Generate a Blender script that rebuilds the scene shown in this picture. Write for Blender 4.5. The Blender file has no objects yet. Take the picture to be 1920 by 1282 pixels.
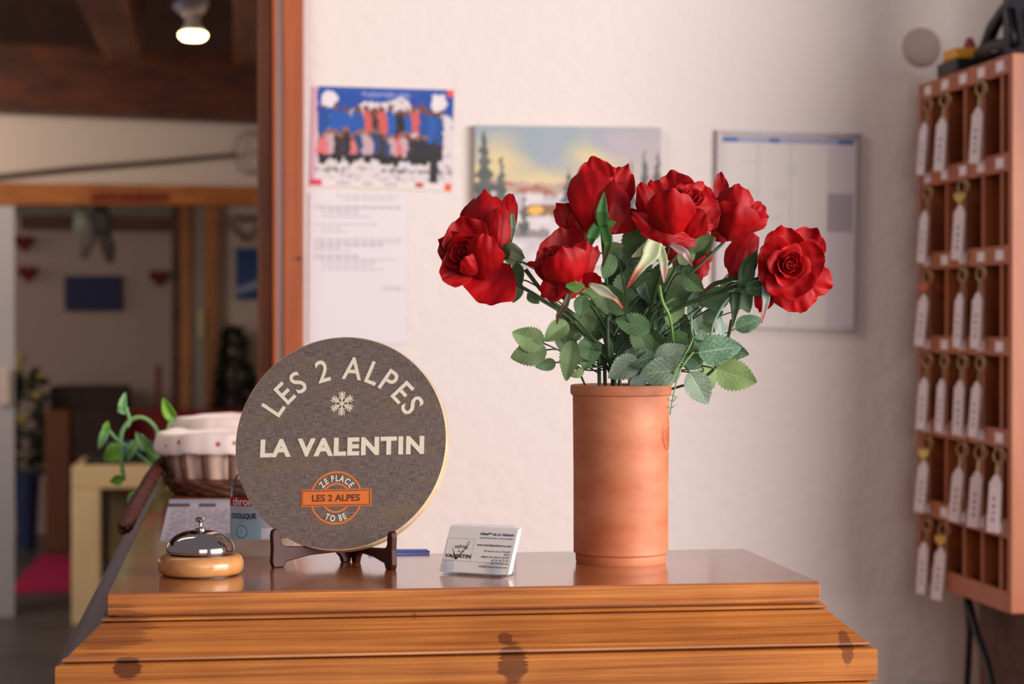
import bpy, bmesh, math, random
from mathutils import Vector, Matrix, Euler, noise
sc = bpy.context.scene
COL = sc.collection
V = Vector
R_ = math.radians
PI = math.pi
# ------------------------------------------------------------------ camera
FPX = 3850.0
HC = 0.27                      # camera height above the counter top
ZT = 1.10                      # counter top height
CAM = V((0, 0, ZT + HC))
CEUL = Euler((R_(90) - math.atan(36 / FPX), 0, -R_(7.7)))
CR = CEUL.to_matrix()
cr, cu, cb = CR @ V((1, 0, 0)), CR @ V((0, 1, 0)), CR @ V((0, 0, 1))
cd = bpy.data.cameras.new('camera')
co = bpy.data.objects.new('camera', cd)
COL.objects.link(co)
co.location = CAM
co.rotation_euler = CEUL
cd.sensor_width = 36
cd.lens = 36 * FPX / 1920
cd.clip_start = 0.05
cd.dof.use_dof = True
cd.dof.focus_distance = 2.25
cd.dof.aperture_fstop = 5.8
sc.camera = co
sc.view_settings.view_transform = 'Standard'
sc.view_settings.look = 'None'
sc.view_settings.gamma = 1
sc.view_settings.exposure = 0.35
# ------------------------------------------------------------------ world and lights
w = bpy.data.worlds.new('world')
sc.world = w
w.use_nodes = True
w.node_tree.nodes['Background'].inputs[0].default_value = (0.84, 0.72, 0.84, 1)
w.node_tree.nodes['Background'].inputs[1].default_value = 0.16


def area(name, loc, target, sx, sy, power, col):
    l = bpy.data.lights.new(name, 'AREA')
    l.shape = 'RECTANGLE'
    l.size, l.size_y, l.energy, l.color = sx, sy, power, col
    o = bpy.data.objects.new(name, l)
    COL.objects.link(o)
    o.location = loc
    d = V(target) - V(loc)
    o.rotation_euler = d.to_track_quat('-Z', 'Y').to_euler()
    return o


area('window_daylight', (3.2, 0.35, 1.75), (-0.1, 3.6, 1.4), 2.9, 1.4, 165, (1.0, 0.93, 0.90))
area('front_fill', (0.7, -1.8, 2.1), (-0.2, 2.8, 1.3), 1.8, 1.6, 25, (1.0, 0.93, 0.86))  # added fill from behind the camera, brightens counter front, sign and cards
area('reception_warm_fill', (-0.9, 3.1, 2.75), (-0.4, 4.3, 1.9), 1.2, 0.6, 11, (1.0, 0.84, 0.66))  # added warm fill, gives the back wall its warmer upper left
area('hall_warm_fill', (-1.9, 8.8, 2.2), (-1.5, 10.3, 2.0), 1.6, 0.6, 13, (1.0, 0.80, 0.62))  # added warm fill aimed at the hall header wall
area('dining_fill', (-4.6, 12.6, 1.9), (-0.5, 13.2, 1.3), 1.6, 1.2, 19, (1.0, 0.86, 0.76))  # added fill for the dining room, no window known there
area('hall_side_fill', (-3.6, 7.6, 1.9), (-0.9, 9.4, 0.7), 1.4, 1.2, 30, (0.98, 0.92, 1.0))  # added side fill, brightens the cream table


# ------------------------------------------------------------------ pixel -> place
def ray(px, py):
    return (cr * ((px - 960) / FPX) - cu * ((py - 641) / FPX) - cb)


def at(px, py, d):
    return CAM + ray(px, py) * d


def on_z(px, py, z):
    r = ray(px, py)
    return CAM + r * ((z - CAM.z) / r.z)


def on_y(px, py, y, k=0.0):
    r = ray(px, py)
    return CAM + r * (y / (r.y - k * r.x))


def on_x(px, py, x):
    r = ray(px, py)
    return CAM + r * (x / r.x)


def lin(c):
    return tuple(((v / 255) / 12.92 if v / 255 <= 0.04045 else ((v / 255 + 0.055) / 1.055) ** 2.4) for v in c[:3])


# ------------------------------------------------------------------ materials
def mat_new(name):
    m = bpy.data.materials.new(name)
    m.use_nodes = True
    nt = m.node_tree
    return m, nt, nt.nodes['Principled BSDF']


def L(nt, a, b):
    nt.links.new(a, b)


def plain(name, rgb, rough=0.6, metal=0.0, bump=0.0, bscale=200, var=0.0, vscale=20, trans=0.0, ior=1.45, spec=0.5, coat=0.0, emit=None, es=0, sss=0.0):
    m, nt, b = mat_new(name)
    c = lin(rgb)
    b.inputs['Base Color'].default_value = (*c, 1)
    b.inputs['Roughness'].default_value = rough
    b.inputs['Metallic'].default_value = metal
    b.inputs['Transmission Weight'].default_value = trans
    b.inputs['IOR'].default_value = ior
    b.inputs['Specular IOR Level'].default_value = spec
    b.inputs['Coat Weight'].default_value = coat
    if emit:
        b.inputs['Emission Color'].default_value = (*lin(emit), 1)
        b.inputs['Emission Strength'].default_value = es
    tc = nt.nodes.new('ShaderNodeTexCoord')
    if var:
        n = nt.nodes.new('ShaderNodeTexNoise')
        n.inputs['Scale'].default_value = vscale
        n.inputs['Detail'].default_value = 5
        r = nt.nodes.new('ShaderNodeValToRGB')
        r.color_ramp.elements[0].color = (*[v * (1 - var) for v in c], 1)
        r.color_ramp.elements[1].color = (*[min(1, v * (1 + var)) for v in c], 1)
        r.color_ramp.elements[0].position = 0.3
        r.color_ramp.elements[1].position = 0.7
        L(nt, tc.outputs['Object'], n.inputs['Vector'])
        L(nt, n.outputs['Fac'], r.inputs['Fac'])
        L(nt, r.outputs['Color'], b.inputs['Base Color'])
    if bump:
        n2 = nt.nodes.new('ShaderNodeTexNoise')
        n2.inputs['Scale'].default_value = bscale
        n2.inputs['Detail'].default_value = 4
        bp = nt.nodes.new('ShaderNodeBump')
        bp.inputs['Strength'].default_value = bump
        bp.inputs['Distance'].default_value = 0.002
        L(nt, tc.outputs['Object'], n2.inputs['Vector'])
        L(nt, n2.outputs['Fac'], bp.inputs['Height'])
        L(nt, bp.outputs['Normal'], b.inputs['Normal'])
    return m


def wood(name, light, dark, axis=0, rough=0.3, scale=9, stretch=14, knots=(), coat=0.0, bump=0.12, blotch=0.25):
    """grain runs along `axis`; knots = [(centre, (rx, ry, rz), strength)] in object coordinates"""
    m, nt, b = mat_new(name)
    N = nt.nodes.new
    tc = N('ShaderNodeTexCoord')
    mp = N('ShaderNodeMapping')
    s = [scale * stretch / 2] * 3
    s[axis] = scale / 3
    mp.inputs['Scale'].default_value = s
    L(nt, tc.outputs['Object'], mp.inputs['Vector'])
    n1 = N('ShaderNodeTexNoise')
    n1.inputs['Scale'].default_value = 1.0
    n1.inputs['Detail'].default_value = 7
    n1.inputs['Roughness'].default_value = 0.65
    n1.inputs['Distortion'].default_value = 0.7
    L(nt, mp.outputs['Vector'], n1.inputs['Vector'])
    r = N('ShaderNodeValToRGB')
    r.color_ramp.elements[0].position = 0.30
    r.color_ramp.elements[1].position = 0.68
    r.color_ramp.elements[0].color = (*lin(dark), 1)
    r.color_ramp.elements[1].color = (*lin(light), 1)
    L(nt, n1.outputs['Fac'], r.inputs['Fac'])
    n2 = N('ShaderNodeTexNoise')
    n2.inputs['Scale'].default_value = 6
    n2.inputs['Detail'].default_value = 3
    L(nt, tc.outputs['Object'], n2.inputs['Vector'])
    r2 = N('ShaderNodeValToRGB')
    r2.color_ramp.elements[0].position = 0.35
    r2.color_ramp.elements[1].position = 0.65
    k = 1 - blotch
    r2.color_ramp.elements[0].color = (k, k * 0.93, k * 0.86, 1)
    r2.color_ramp.elements[1].color = (1, 1, 1, 1)
    L(nt, n2.outputs['Fac'], r2.inputs['Fac'])
    mx = N('ShaderNodeMix')
    mx.data_type = 'RGBA'
    mx.blend_type = 'MULTIPLY'
    mx.inputs[0].default_value = 1
    L(nt, r.outputs['Color'], mx.inputs[6])
    L(nt, r2.outputs['Color'], mx.inputs[7])
    out = mx.outputs[2]
    for (c, rad, st) in knots:
        sb = N('ShaderNodeVectorMath')
        sb.operation = 'SUBTRACT'
        sb.inputs[1].default_value = c
        L(nt, tc.outputs['Object'], sb.inputs[0])
        dv = N('ShaderNodeVectorMath')
        dv.operation = 'DIVIDE'
        dv.inputs[1].default_value = rad
        L(nt, sb.outputs[0], dv.inputs[0])
        ln = N('ShaderNodeVectorMath')
        ln.operation = 'LENGTH'
        L(nt, dv.outputs[0], ln.inputs[0])
        ad = N('ShaderNodeMath')
        ad.operation = 'MULTIPLY_ADD'
        ad.inputs[1].default_value = 0.9
        L(nt, n1.outputs['Fac'], ad.inputs[0])
        L(nt, ln.outputs['Value'], ad.inputs[2])
        kr = N('ShaderNodeValToRGB')
        kr.color_ramp.elements[0].position = 0.95
        kr.color_ramp.elements[0].color = (st, st, st, 1)
        kr.color_ramp.elements[1].position = 1.5
        kr.color_ramp.elements[1].color = (0, 0, 0, 1)
        L(nt, ad.outputs[0], kr.inputs['Fac'])
        m2 = N('ShaderNodeMix')
        m2.data_type = 'RGBA'
        L(nt, kr.outputs['Color'], m2.inputs[0])
        L(nt, out, m2.inputs[6])
        m2.inputs[7].default_value = (*lin((96, 46, 22)), 1)
        out = m2.outputs[2]
    L(nt, out, b.inputs['Base Color'])
    b.inputs['Roughness'].default_value = rough
    b.inputs['Coat Weight'].default_value = coat
    b.inputs['Coat Roughness'].default_value = 0.12
    bp = N('ShaderNodeBump')
    bp.inputs['Strength'].default_value = bump
    bp.inputs['Distance'].default_value = 0.001
    L(nt, n1.outputs['Fac'], bp.inputs['Height'])
    L(nt, bp.outputs['Normal'], b.inputs['Normal'])
    return m


def attr_mat(name, rough=0.6, trans=0.0, veins=False, sheen=0.0, spec=0.4):
    """surface coloured per face by the mesh's own colour attribute"""
    m, nt, b = mat_new(name)
    N = nt.nodes.new
    a = N('ShaderNodeAttribute')
    a.attribute_name = 'Col'
    b.inputs['Roughness'].default_value = rough
    b.inputs['Specular IOR Level'].default_value = spec
    out = a.outputs['Color']
    if veins:
        uv = N('ShaderNodeUVMap')
        sp = N('ShaderNodeSeparateXYZ')
        L(nt, uv.outputs[0], sp.inputs[0])
        ab = N('ShaderNodeMath')
        ab.operation = 'ABSOLUTE'
        L(nt, sp.outputs[0], ab.inputs[0])
        # side veins: fract(v*7 - |u|*2.2)
        m1 = N('ShaderNodeMath')
        m1.operation = 'MULTIPLY'
        m1.inputs[1].default_value = -2.2
        L(nt, ab.outputs[0], m1.inputs[0])
        m2 = N('ShaderNodeMath')
        m2.operation = 'MULTIPLY_ADD'
        m2.inputs[1].default_value = 7
        L(nt, sp.outputs[1], m2.inputs[0])
        L(nt, m1.outputs[0], m2.inputs[2])
        fr = N('ShaderNodeMath')
        fr.operation = 'FRACT'
        L(nt, m2.outputs[0], fr.inputs[0])
        r1 = N('ShaderNodeValToRGB')
        r1.color_ramp.elements[0].position = 0.0
        r1.color_ramp.elements[0].color = (1, 1, 1, 1)
        r1.color_ramp.elements[1].position = 0.13
        r1.color_ramp.elements[1].color = (0, 0, 0, 1)
        L(nt, fr.outputs[0], r1.inputs['Fac'])
        r3 = N('ShaderNodeValToRGB')
        r3.color_ramp.elements[0].position = 0.0
        r3.color_ramp.elements[0].color = (1, 1, 1, 1)
        r3.color_ramp.elements[1].position = 0.06
        r3.color_ramp.elements[1].color = (0, 0, 0, 1)
        L(nt, ab.outputs[0], r3.inputs['Fac'])
        vo = N('ShaderNodeTexVoronoi')
        vo.feature = 'DISTANCE_TO_EDGE'
        vo.inputs['Scale'].default_value = 9
        L(nt, uv.outputs[0], vo.inputs['Vector'])
        r4 = N('ShaderNodeValToRGB')
        r4.color_ramp.elements[0].position = 0.0
        r4.color_ramp.elements[0].color = (.75, .75, .75, 1)
        r4.color_ramp.elements[1].position = 0.09
        r4.color_ramp.elements[1].color = (0, 0, 0, 1)
        L(nt, vo.outputs['Distance'], r4.inputs['Fac'])
        mxx = N('ShaderNodeMath')
        mxx.operation = 'MAXIMUM'
        L(nt, r1.outputs['Color'], mxx.inputs[0])
        L(nt, r3.outputs['Color'], mxx.inputs[1])
        mx3 = N('ShaderNodeMath')
        mx3.operation = 'MAXIMUM'
        L(nt, mxx.outputs[0], mx3.inputs[0])
        L(nt, r4.outputs['Color'], mx3.inputs[1])
        mf = N('ShaderNodeMath')
        mf.operation = 'MULTIPLY'
        L(nt, mx3.outputs[0], mf.inputs[0])
        L(nt, a.outputs['Alpha'], mf.inputs[1])
        mm = N('ShaderNodeMix')
        mm.data_type = 'RGBA'
        L(nt, mf.outputs[0], mm.inputs[0])
        L(nt, out, mm.inputs[6])
        mm.inputs[7].default_value = (*lin((188, 204, 172)), 1)
        out = mm.outputs[2]
        bp = N('ShaderNodeBump')
        bp.inputs['Strength'].default_value = 0.4
        bp.inputs['Distance'].default_value = 0.0006
        bp.invert = True
        L(nt, mx3.outputs[0], bp.inputs['Height'])
        L(nt, bp.outputs['Normal'], b.inputs['Normal'])
    L(nt, out, b.inputs['Base Color'])
    if trans:
        tr = N('ShaderNodeBsdfTranslucent')
        L(nt, out, tr.inputs['Color'])
        ms = N('ShaderNodeMixShader')
        ms.inputs[0].default_value = trans
        L(nt, b.outputs[0], ms.inputs[1])
        L(nt, tr.outputs[0], ms.inputs[2])
        L(nt, ms.outputs[0], nt.nodes['Material Output'].inputs['Surface'])
    return m


def thin_glass(name, rgb, refl=0.35, rough=0.03):
    m, nt, b = mat_new(name)
    N = nt.nodes.new
    t = N('ShaderNodeBsdfTransparent')
    t.inputs[0].default_value = (*lin(rgb), 1)
    g = N('ShaderNodeBsdfGlossy')
    g.inputs['Roughness'].default_value = rough
    fr = N('ShaderNodeLayerWeight')
    fr.inputs['Blend'].default_value = refl
    ms = N('ShaderNodeMixShader')
    L(nt, fr.outputs['Fresnel'], ms.inputs[0])
    L(nt, t.outputs[0], ms.inputs[1])
    L(nt, g.outputs[0], ms.inputs[2])
    L(nt, ms.outputs[0], nt.nodes['Material Output'].inputs['Surface'])
    return m


M = {}
M['print'] = attr_mat('printed_paper', 0.55)
M['leaf'] = attr_mat('leaf_cloth', 0.5, trans=0.18, veins=True)
M['sepal'] = attr_mat('sepal_cloth', 0.5, trans=0.15)


# ------------------------------------------------------------------ mesh builder
class MB:
    def __init__(s):
        s.v, s.f, s.mi, s.c, s.uv = [], [], [], [], {}

    def face(s, idx, mi=0, col=None):
        s.f.append(idx)
        s.mi.append(mi)
        s.c.append(col)

    def poly(s, pts, mi=0, col=None):
        n = len(s.v)
        s.v += [V(p) for p in pts]
        s.face(list(range(n, n + len(pts))), mi, col)

    def box(s, lo, hi, mi=0, col=None):
        x0, y0, z0 = lo
        x1, y1, z1 = hi
        s.hexa([(x0, y0, z0), (x1, y0, z0), (x1, y0, z1), (x0, y0, z1)],
               [(x0, y1, z0), (x1, y1, z0), (x1, y1, z1), (x0, y1, z1)], mi, col)

    def hexa(s, a, b, mi=0, col=None):
        s.prism(a, b, mi, col)

    def prism(s, a, b, mi=0, col=None):
        """a = front loop, b = back loop with the same count"""
        n = len(s.v)
        k = len(a)
        s.v += [V(p) for p in a] + [V(p) for p in b]
        s.face([n + i for i in range(k)], mi, col)
        s.face([n + k + i for i in reversed(range(k))], mi, col)
        for i in range(k):
            j = (i + 1) % k
            s.face([n + j, n + i, n + k + i, n + k + j], mi, col)

    def grid(s, fn, nu, nv, mi=0, colfn=None, wrap=False, uv=False):
        n = len(s.v)
        for j in range(nv + 1):
            for i in range(nu + (0 if wrap else 1)):
                s.v.append(V(fn(i / nu, j / nv)))
                if uv:
                    s.uv[len(s.v) - 1] = (2 * i / nu - 1, j / nv)
        W = nu if wrap else nu + 1
        for j in range(nv):
            for i in range(nu):
                i2 = (i + 1) % W
                s.face([n + j * W + i, n + j * W + i2, n + (j + 1) * W + i2, n + (j + 1) * W + i], mi,
                       colfn((i + .5) / nu, (j + .5) / nv) if colfn else None)

    def lathe(s, prof, c=(0, 0, 0), seg=48, mi=0, col=None, cap=True, ax=1.0, ay=1.0):
        c = V(c)
        n = len(s.v)
        for (r, z) in prof:
            for i in range(seg):
                a = 2 * PI * i / seg
                s.v.append(c + V((r * math.cos(a) * ax, r * math.sin(a) * ay, z)))
        for j in range(len(prof) - 1):
            for i in range(seg):
                k = (i + 1) % seg
                s.face([n + j * seg + i, n + j * seg + k, n + (j + 1) * seg + k, n + (j + 1) * seg + i], mi, col)
        if cap:
            if prof[0][0] > 1e-6:
                s.face([n + i for i in reversed(range(seg))], mi, col)
            if prof[-1][0] > 1e-6:
                s.face([n + (len(prof) - 1) * seg + i for i in range(seg)], mi, col)

    def tube(s, pts, rad, seg=8, mi=0, col=None, closed=False):
        pts = [V(p) for p in pts]
        k = len(pts)
        rads = rad if isinstance(rad, (list, tuple)) else [rad] * k
        n = len(s.v)
        up = None
        for i, p in enumerate(pts):
            a = pts[(i - 1) % k] if (i > 0 or closed) else pts[0]
            b = pts[(i + 1) % k] if (i < k - 1 or closed) else pts[-1]
            t = (b - a).normalized()
            if up is None:
                up = t.orthogonal().normalized()
            up = (up - t * up.dot(t))
            up = up.normalized() if up.length > 1e-6 else t.orthogonal().normalized()
            sd = t.cross(up)
            for q in range(seg):
                an = 2 * PI * q / seg
                s.v.append(p + (up * math.cos(an) + sd * math.sin(an)) * rads[i])
        for i in range(k if closed else k - 1):
            i2 = (i + 1) % k
            for q in range(seg):
                q2 = (q + 1) % seg
                s.face([n + i * seg + q, n + i * seg + q2, n + i2 * seg + q2, n + i2 * seg + q], mi, col)
        if not closed:
            s.face([n + q for q in reversed(range(seg))], mi, col)
            s.face([n + (k - 1) * seg + q for q in range(seg)], mi, col)

    def build(s, name, mats, parent=None, off=None, smooth=False, bevel=0, sub=0, solid=0, label=None, auto=None):
        me = bpy.data.meshes.new(name)
        off = V(off) if off is not None else V((0, 0, 0))
        me.from_pydata([tuple(p - off) for p in s.v], [], s.f)
        if not isinstance(mats, (list, tuple)):
            mats = [mats]
        for m in mats:
            me.materials.append(m)
        me.polygons.foreach_set('material_index', s.mi)
        if any(c is not None for c in s.c):
            at_ = me.color_attributes.new('Col', 'FLOAT_COLOR', 'CORNER')
            for p, c in zip(me.polygons, s.c):
                c = c or (1, 1, 1)
                cc = (*c, 1.0) if len(c) == 3 else c
                for li in p.loop_indices:
                    at_.data[li].color = cc
        if s.uv:
            u = me.uv_layers.new(name='UVMap')
            for l in me.loops:
                u.data[l.index].uv = s.uv.get(l.vertex_index, (0, 0))
        bm = bmesh.new()
        bm.from_mesh(me)
        if not s.uv:
            bmesh.ops.remove_doubles(bm, verts=bm.verts, dist=1e-6)
            bmesh.ops.recalc_face_normals(bm, faces=bm.faces)
        bm.to_mesh(me)
        bm.free()
        if smooth:
            me.polygons.foreach_set('use_smooth', [True] * len(me.polygons))
            if auto:
                me.set_sharp_from_angle(angle=R_(auto))
        me.update()
        o = bpy.data.objects.new(name, me)
        COL.objects.link(o)
        if parent is not None:
            o.parent = parent
        elif off.length:
            o.location = off
        if bevel:
            md = o.modifiers.new('bevel', 'BEVEL')
            md.width = bevel
            md.segments = 3
            md.limit_method = 'ANGLE'
        if solid:
            md = o.modifiers.new('solid', 'SOLIDIFY')
            md.thickness = solid
        if sub:
            md = o.modifiers.new('sub', 'SUBSURF')
            md.levels = md.render_levels = sub
        if label:
            o['label'] = label
        return o


def thing(name, label, cat, loc=(0, 0, 0), rot=(0, 0, 0), group=None):
    o = bpy.data.objects.new(name, None)
    o.empty_display_size = 0.02
    COL.objects.link(o)
    o.location = loc
    o.rotation_euler = rot
    tag(o, label, cat, group)
    return o


def tag(o, label, cat, group=None, kind=None):
    o['label'] = label
    o['category'] = cat
    if group:
        o['group'] = group
    if kind:
        o['kind'] = kind
    return o


def struct(o, label=None, cat=None):
    o['kind'] = 'structure'
    if label:
        o['label'] = label
    if cat:
        o['category'] = cat
    return o


def slab(b, quad, y, k, th, mi=0, col=None, back=0.0):
    """board with its front face on the upright plane Y = y + k X, seen between four picture corners"""
    n = V((-k, 1, 0)).normalized()
    f = [on_y(px, py, y, k) + n * back for px, py in quad]
    b.prism(f, [p + n * th for p in f], mi, col)


def text_geo(body, size, bold=0.0, align='CENTER', shear=0.0, spacing=1.0, ext=0.0):
    cu_ = bpy.data.curves.new('t', 'FONT')
    cu_.body = body
    cu_.size = size
    cu_.offset = bold
    cu_.align_x = align
    cu_.shear = shear
    cu_.extrude = ext
    cu_.space_character = spacing
    cu_.resolution_u = 4
    o = bpy.data.objects.new('t', cu_)
    COL.objects.link(o)
    dg = bpy.context.evaluated_depsgraph_get()
    me = bpy.data.meshes.new_from_object(o.evaluated_get(dg))
    vs = [v.co.copy() for v in me.vertices]
    fs = [list(p.vertices) for p in me.polygons]
    bpy.data.objects.remove(o)
    bpy.data.curves.remove(cu_)
    bpy.data.meshes.remove(me)
    return vs, fs


def add_geo(b, geo, fn, mi=0, col=None):
    vs, fs = geo
    n = len(b.v)
    b.v += [V(fn(p)) for p in vs]
    for f in fs:
        b.face([n + i for i in f], mi, col)


def arc_text(b, body, size, cx, cz, r, a_mid, span, y, xs=1.0, bold=0.0, up=True, th=0.0004, mi=0):
    """letters set round a circle; angles from 12 o'clock clockwise; up=True baseline toward the centre"""
    def width(t):
        vs, _ = text_geo(t, size, bold, 'LEFT')
        return max((p.x for p in vs), default=0)
    tot = width(body)
    for i, ch in enumerate(body):
        if ch == ' ':
            continue
        g = text_geo(ch, size, bold, 'LEFT', ext=th / 2)
        lo = min(p.x for p in g[0])
        hi = max(p.x for p in g[0])
        mid = width(body[:i + 1]) - (hi - lo) / 2
        a = a_mid + span * (mid / tot - 0.5) * (1 if up else -1)
        ca, sa = math.cos(a), math.sin(a)

        def fn(p):
            x = (p.x - (lo + hi) / 2) * xs
            q = p.y
            if up:
                rr = r + q
                return (cx + rr * sa + x * ca, y - p.z, cz + rr * ca - x * sa)
            rr = r - q
            return (cx + rr * sa - x * ca, y - p.z, cz + rr * ca + x * sa)
        add_geo(b, g, fn, mi)


def bez(p0, p1, p2, p3, n=14):
    return [p0 * (1 - t) ** 3 + p1 * 3 * t * (1 - t) ** 2 + p2 * 3 * t * t * (1 - t) + p3 * t ** 3 for t in [i / n for i in range(n + 1)]]


def copy_tree(o, parent=None):
    c = o.copy()
    COL.objects.link(c)
    if parent is not None:
        c.parent = parent
    for ch in [x for x in bpy.data.objects if x.parent == o]:
        copy_tree(ch, c)
    return c


# ------------------------------------------------------------------ setting: walls, floor, ceiling
def wall_mat():
    m, nt, b = mat_new('white_plaster')
    N = nt.nodes.new
    tc = N('ShaderNodeTexCoord')
    b.inputs['Base Color'].default_value = (*lin((236, 226, 222)), 1)
    b.inputs['Roughness'].default_value = 0.75
    n = N('ShaderNodeTexNoise')
    n.inputs['Scale'].default_value = 38
    n.inputs['Detail'].default_value = 5
    L(nt, tc.outputs['Object'], n.inputs['Vector'])
    bp = N('ShaderNodeBump')
    bp.inputs['Strength'].default_value = 0.55
    bp.inputs['Distance'].default_value = 0.006
    L(nt, n.outputs['Fac'], bp.inputs['Height'])
    L(nt, bp.outputs['Normal'], b.inputs['Normal'])
    return m


M['wall'] = wall_mat()
M['hall_wall'] = plain('hall_plaster', (205, 190, 176), 0.8, bump=0.3, bscale=40)
M['dining_wall'] = plain('dining_plaster', (178, 156, 142), 0.85)
M['beam'] = wood('dark_beam_wood', (104, 52, 22), (52, 22, 8), 0, 0.6, 4, 10)
M['rafter'] = wood('rafter_wood', (136, 82, 50), (84, 44, 24), 1, 0.6, 4, 10)
M['ceil'] = wood('ceiling_boards', (96, 46, 18), (44, 20, 8), 1, 0.6, 4, 10)
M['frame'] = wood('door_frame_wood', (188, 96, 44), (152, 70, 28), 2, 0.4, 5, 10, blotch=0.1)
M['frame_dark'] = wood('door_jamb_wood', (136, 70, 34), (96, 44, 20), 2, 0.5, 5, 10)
M['honey'] = wood('honey_pine', (190, 124, 56), (150, 88, 34), 2, 0.5, 4, 8)
M['honey_h'] = wood('honey_pine_lintel', (190, 116, 52), (150, 84, 32), 0, 0.5, 4, 8)
M['floor'] = plain('dark_floor', (88, 80, 78), 0.4, var=0.2, vscale=3)

YW = 4.327                                     # main wall
xl = on_y(568, 600, YW).x                      # where the main wall starts, behind the door trim
XR = 1.755
b = MB()
b.box((xl, YW, 0), (XR + 0.15, YW + 0.12, 3.0))
struct(b.build('wall_back', M['wall']))
b = MB()
b.box((XR, 3.6, 0), (XR + 0.15, YW, 3.0))
struct(b.build('wall_right', M['wall']))
b = MB()
b.box((-5, -2, -0.08), (XR + 0.2, 15, 0))
struct(b.build('floor', M['floor']))
b = MB()
b.box((-5, YW, 3.02), (0.6, 15, 3.1))
struct(b.build('ceiling', M['ceil']))
# door trim between reception and hall
b = MB()
x_a, x_b, x_c, x_d = [on_y(p, 600, YW - 0.03).x for p in (570, 531, 521, 511)]
b.box((x_b, YW - 0.03, 0), (x_a, YW, 3.0))
b.box((x_d, YW - 0.03, 0), (x_c, YW, 3.0))
struct(b.build('trim_1', M['frame'], bevel=0.003))
b = MB()
b.box((x_c, YW - 0.018, 0), (x_b, YW, 3.0))
struct(b.build('trim_2', plain('grey_metal_strip', (150, 136, 136), 0.35, 0.4)))
b = MB()
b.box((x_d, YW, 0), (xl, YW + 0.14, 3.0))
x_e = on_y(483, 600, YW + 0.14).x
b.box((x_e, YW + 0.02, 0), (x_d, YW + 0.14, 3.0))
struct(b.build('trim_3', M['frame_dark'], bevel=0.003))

# hall beyond: sloping header wall, big beam, rafters
YH, KH = 10.3, 0.20
b = MB()
slab(b, [(-90, 200), (515, 200), (515, 352), (-90, 352)], YH, KH, 0.12)
struct(b.build('wall_hall', M['hall_wall']))
b = MB()
slab(b, [(-90, 92), (515, 114), (515, 236), (-90, 212)], YH, KH, 0.22, back=-0.25)
bo = b.build('ceiling_beam', M['beam'])
tag(bo, 'massive dark brown crossbeam under the hall ceiling', 'beam')
b = MB()
slab(b, [(-90, 342), (515, 352), (515, 385), (-90, 384)], YH, KH, 0.16, back=-0.05)
lint = b.build('trim_4', M['honey_h'])
struct(lint)
b = MB()
g = text_geo('RESTAURANT', 0.062, 0.002, 'CENTER', ext=0.003)
pc = on_y(242, 368, YH, KH)
sx = (on_y(316, 368, YH, KH) - on_y(168, 368, YH, KH))
wtxt = max(p.x for p in g[0]) - min(p.x for p in g[0])
uu = sx.normalized()
nn = V((-KH, 1, 0)).normalized()
add_geo(b, g, lambda p: pc + uu * (p.x * sx.length / wtxt) + V((0, 0, p.y * 0.95 - 0.028)) - nn * (0.054 + p.z))
sg = b.build('door_lettering', plain('red_letters', (120, 24, 22), 0.6), off=pc)
tag(sg, 'dark red lettering on the pine lintel of the dining room opening', 'lettering')
for i, (px, lab) in enumerate([(236, 'dark rafter running away above the spot lamp, left one'), (474, 'dark rafter running away beside the door trim, right one')]):
    b = MB()
    p = on_y(px, 112, YH - 0.55 + 0)
    b.box((p.x - 0.09, YW + 0.3, p.z - 0.01), (p.x + 0.09, YH - 0.42 + KH * p.x, 3.02))
    tag(b.build('rafter', M['rafter'], bevel=0.008), lab, 'rafter', 'rafters of the hall ceiling')
# light grey partition at the far left
b = MB()
slab(b, [(-120, 386), (27, 386), (27, 1180), (-120, 1180)], 9.9, 0.1, 0.10)
struct(b.build('wall_partition', plain('grey_partition', (168, 164, 166), 0.7)))
b = MB()
slab(b, [(-1, 690), (18, 690), (18, 760), (-1, 760)], 9.88, 0.1, 0.02)
tag(b.build('wall_switch', plain('switch_cream', (196, 176, 164), 0.5), bevel=0.004), 'pale switch plate on the grey partition at the far left', 'switch')

# dining room back wall and its woodwork
YD = 13.6
b = MB()
b.box((-5, YD, 0), (0.25, YD + 0.1, 3.02))
struct(b.build('wall_dining', M['dining_wall']))
b = MB()
b.box((0.25, YW + 0.12, 0), (0.37, YD, 3.02))
struct(b.build('wall_hall_right', M['hall_wall']))
b = MB()
b.box((-5.0, YW + 0.2, 0), (-4.9, YD, 3.02))
struct(b.build('wall_hall_left', M['hall_wall']))
b = MB()
slab(b, [(38, 404), (335, 408), (335, 432), (38, 428)], YD - 0.15, 0, 0.15)
tag(b.build('wall_shelf', M['beam']), 'dark wooden rail across the top of the dining room wall', 'rail')
b = MB()
slab(b, [(24, 386), (335, 386), (335, 404), (24, 404)], YD - 0.02, 0, 0.02)
tag(b.build('wall_panel', plain('greenish_panel', (120, 118, 100), 0.6)), 'pale grey green strip above the dark rail', 'panel')
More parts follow.
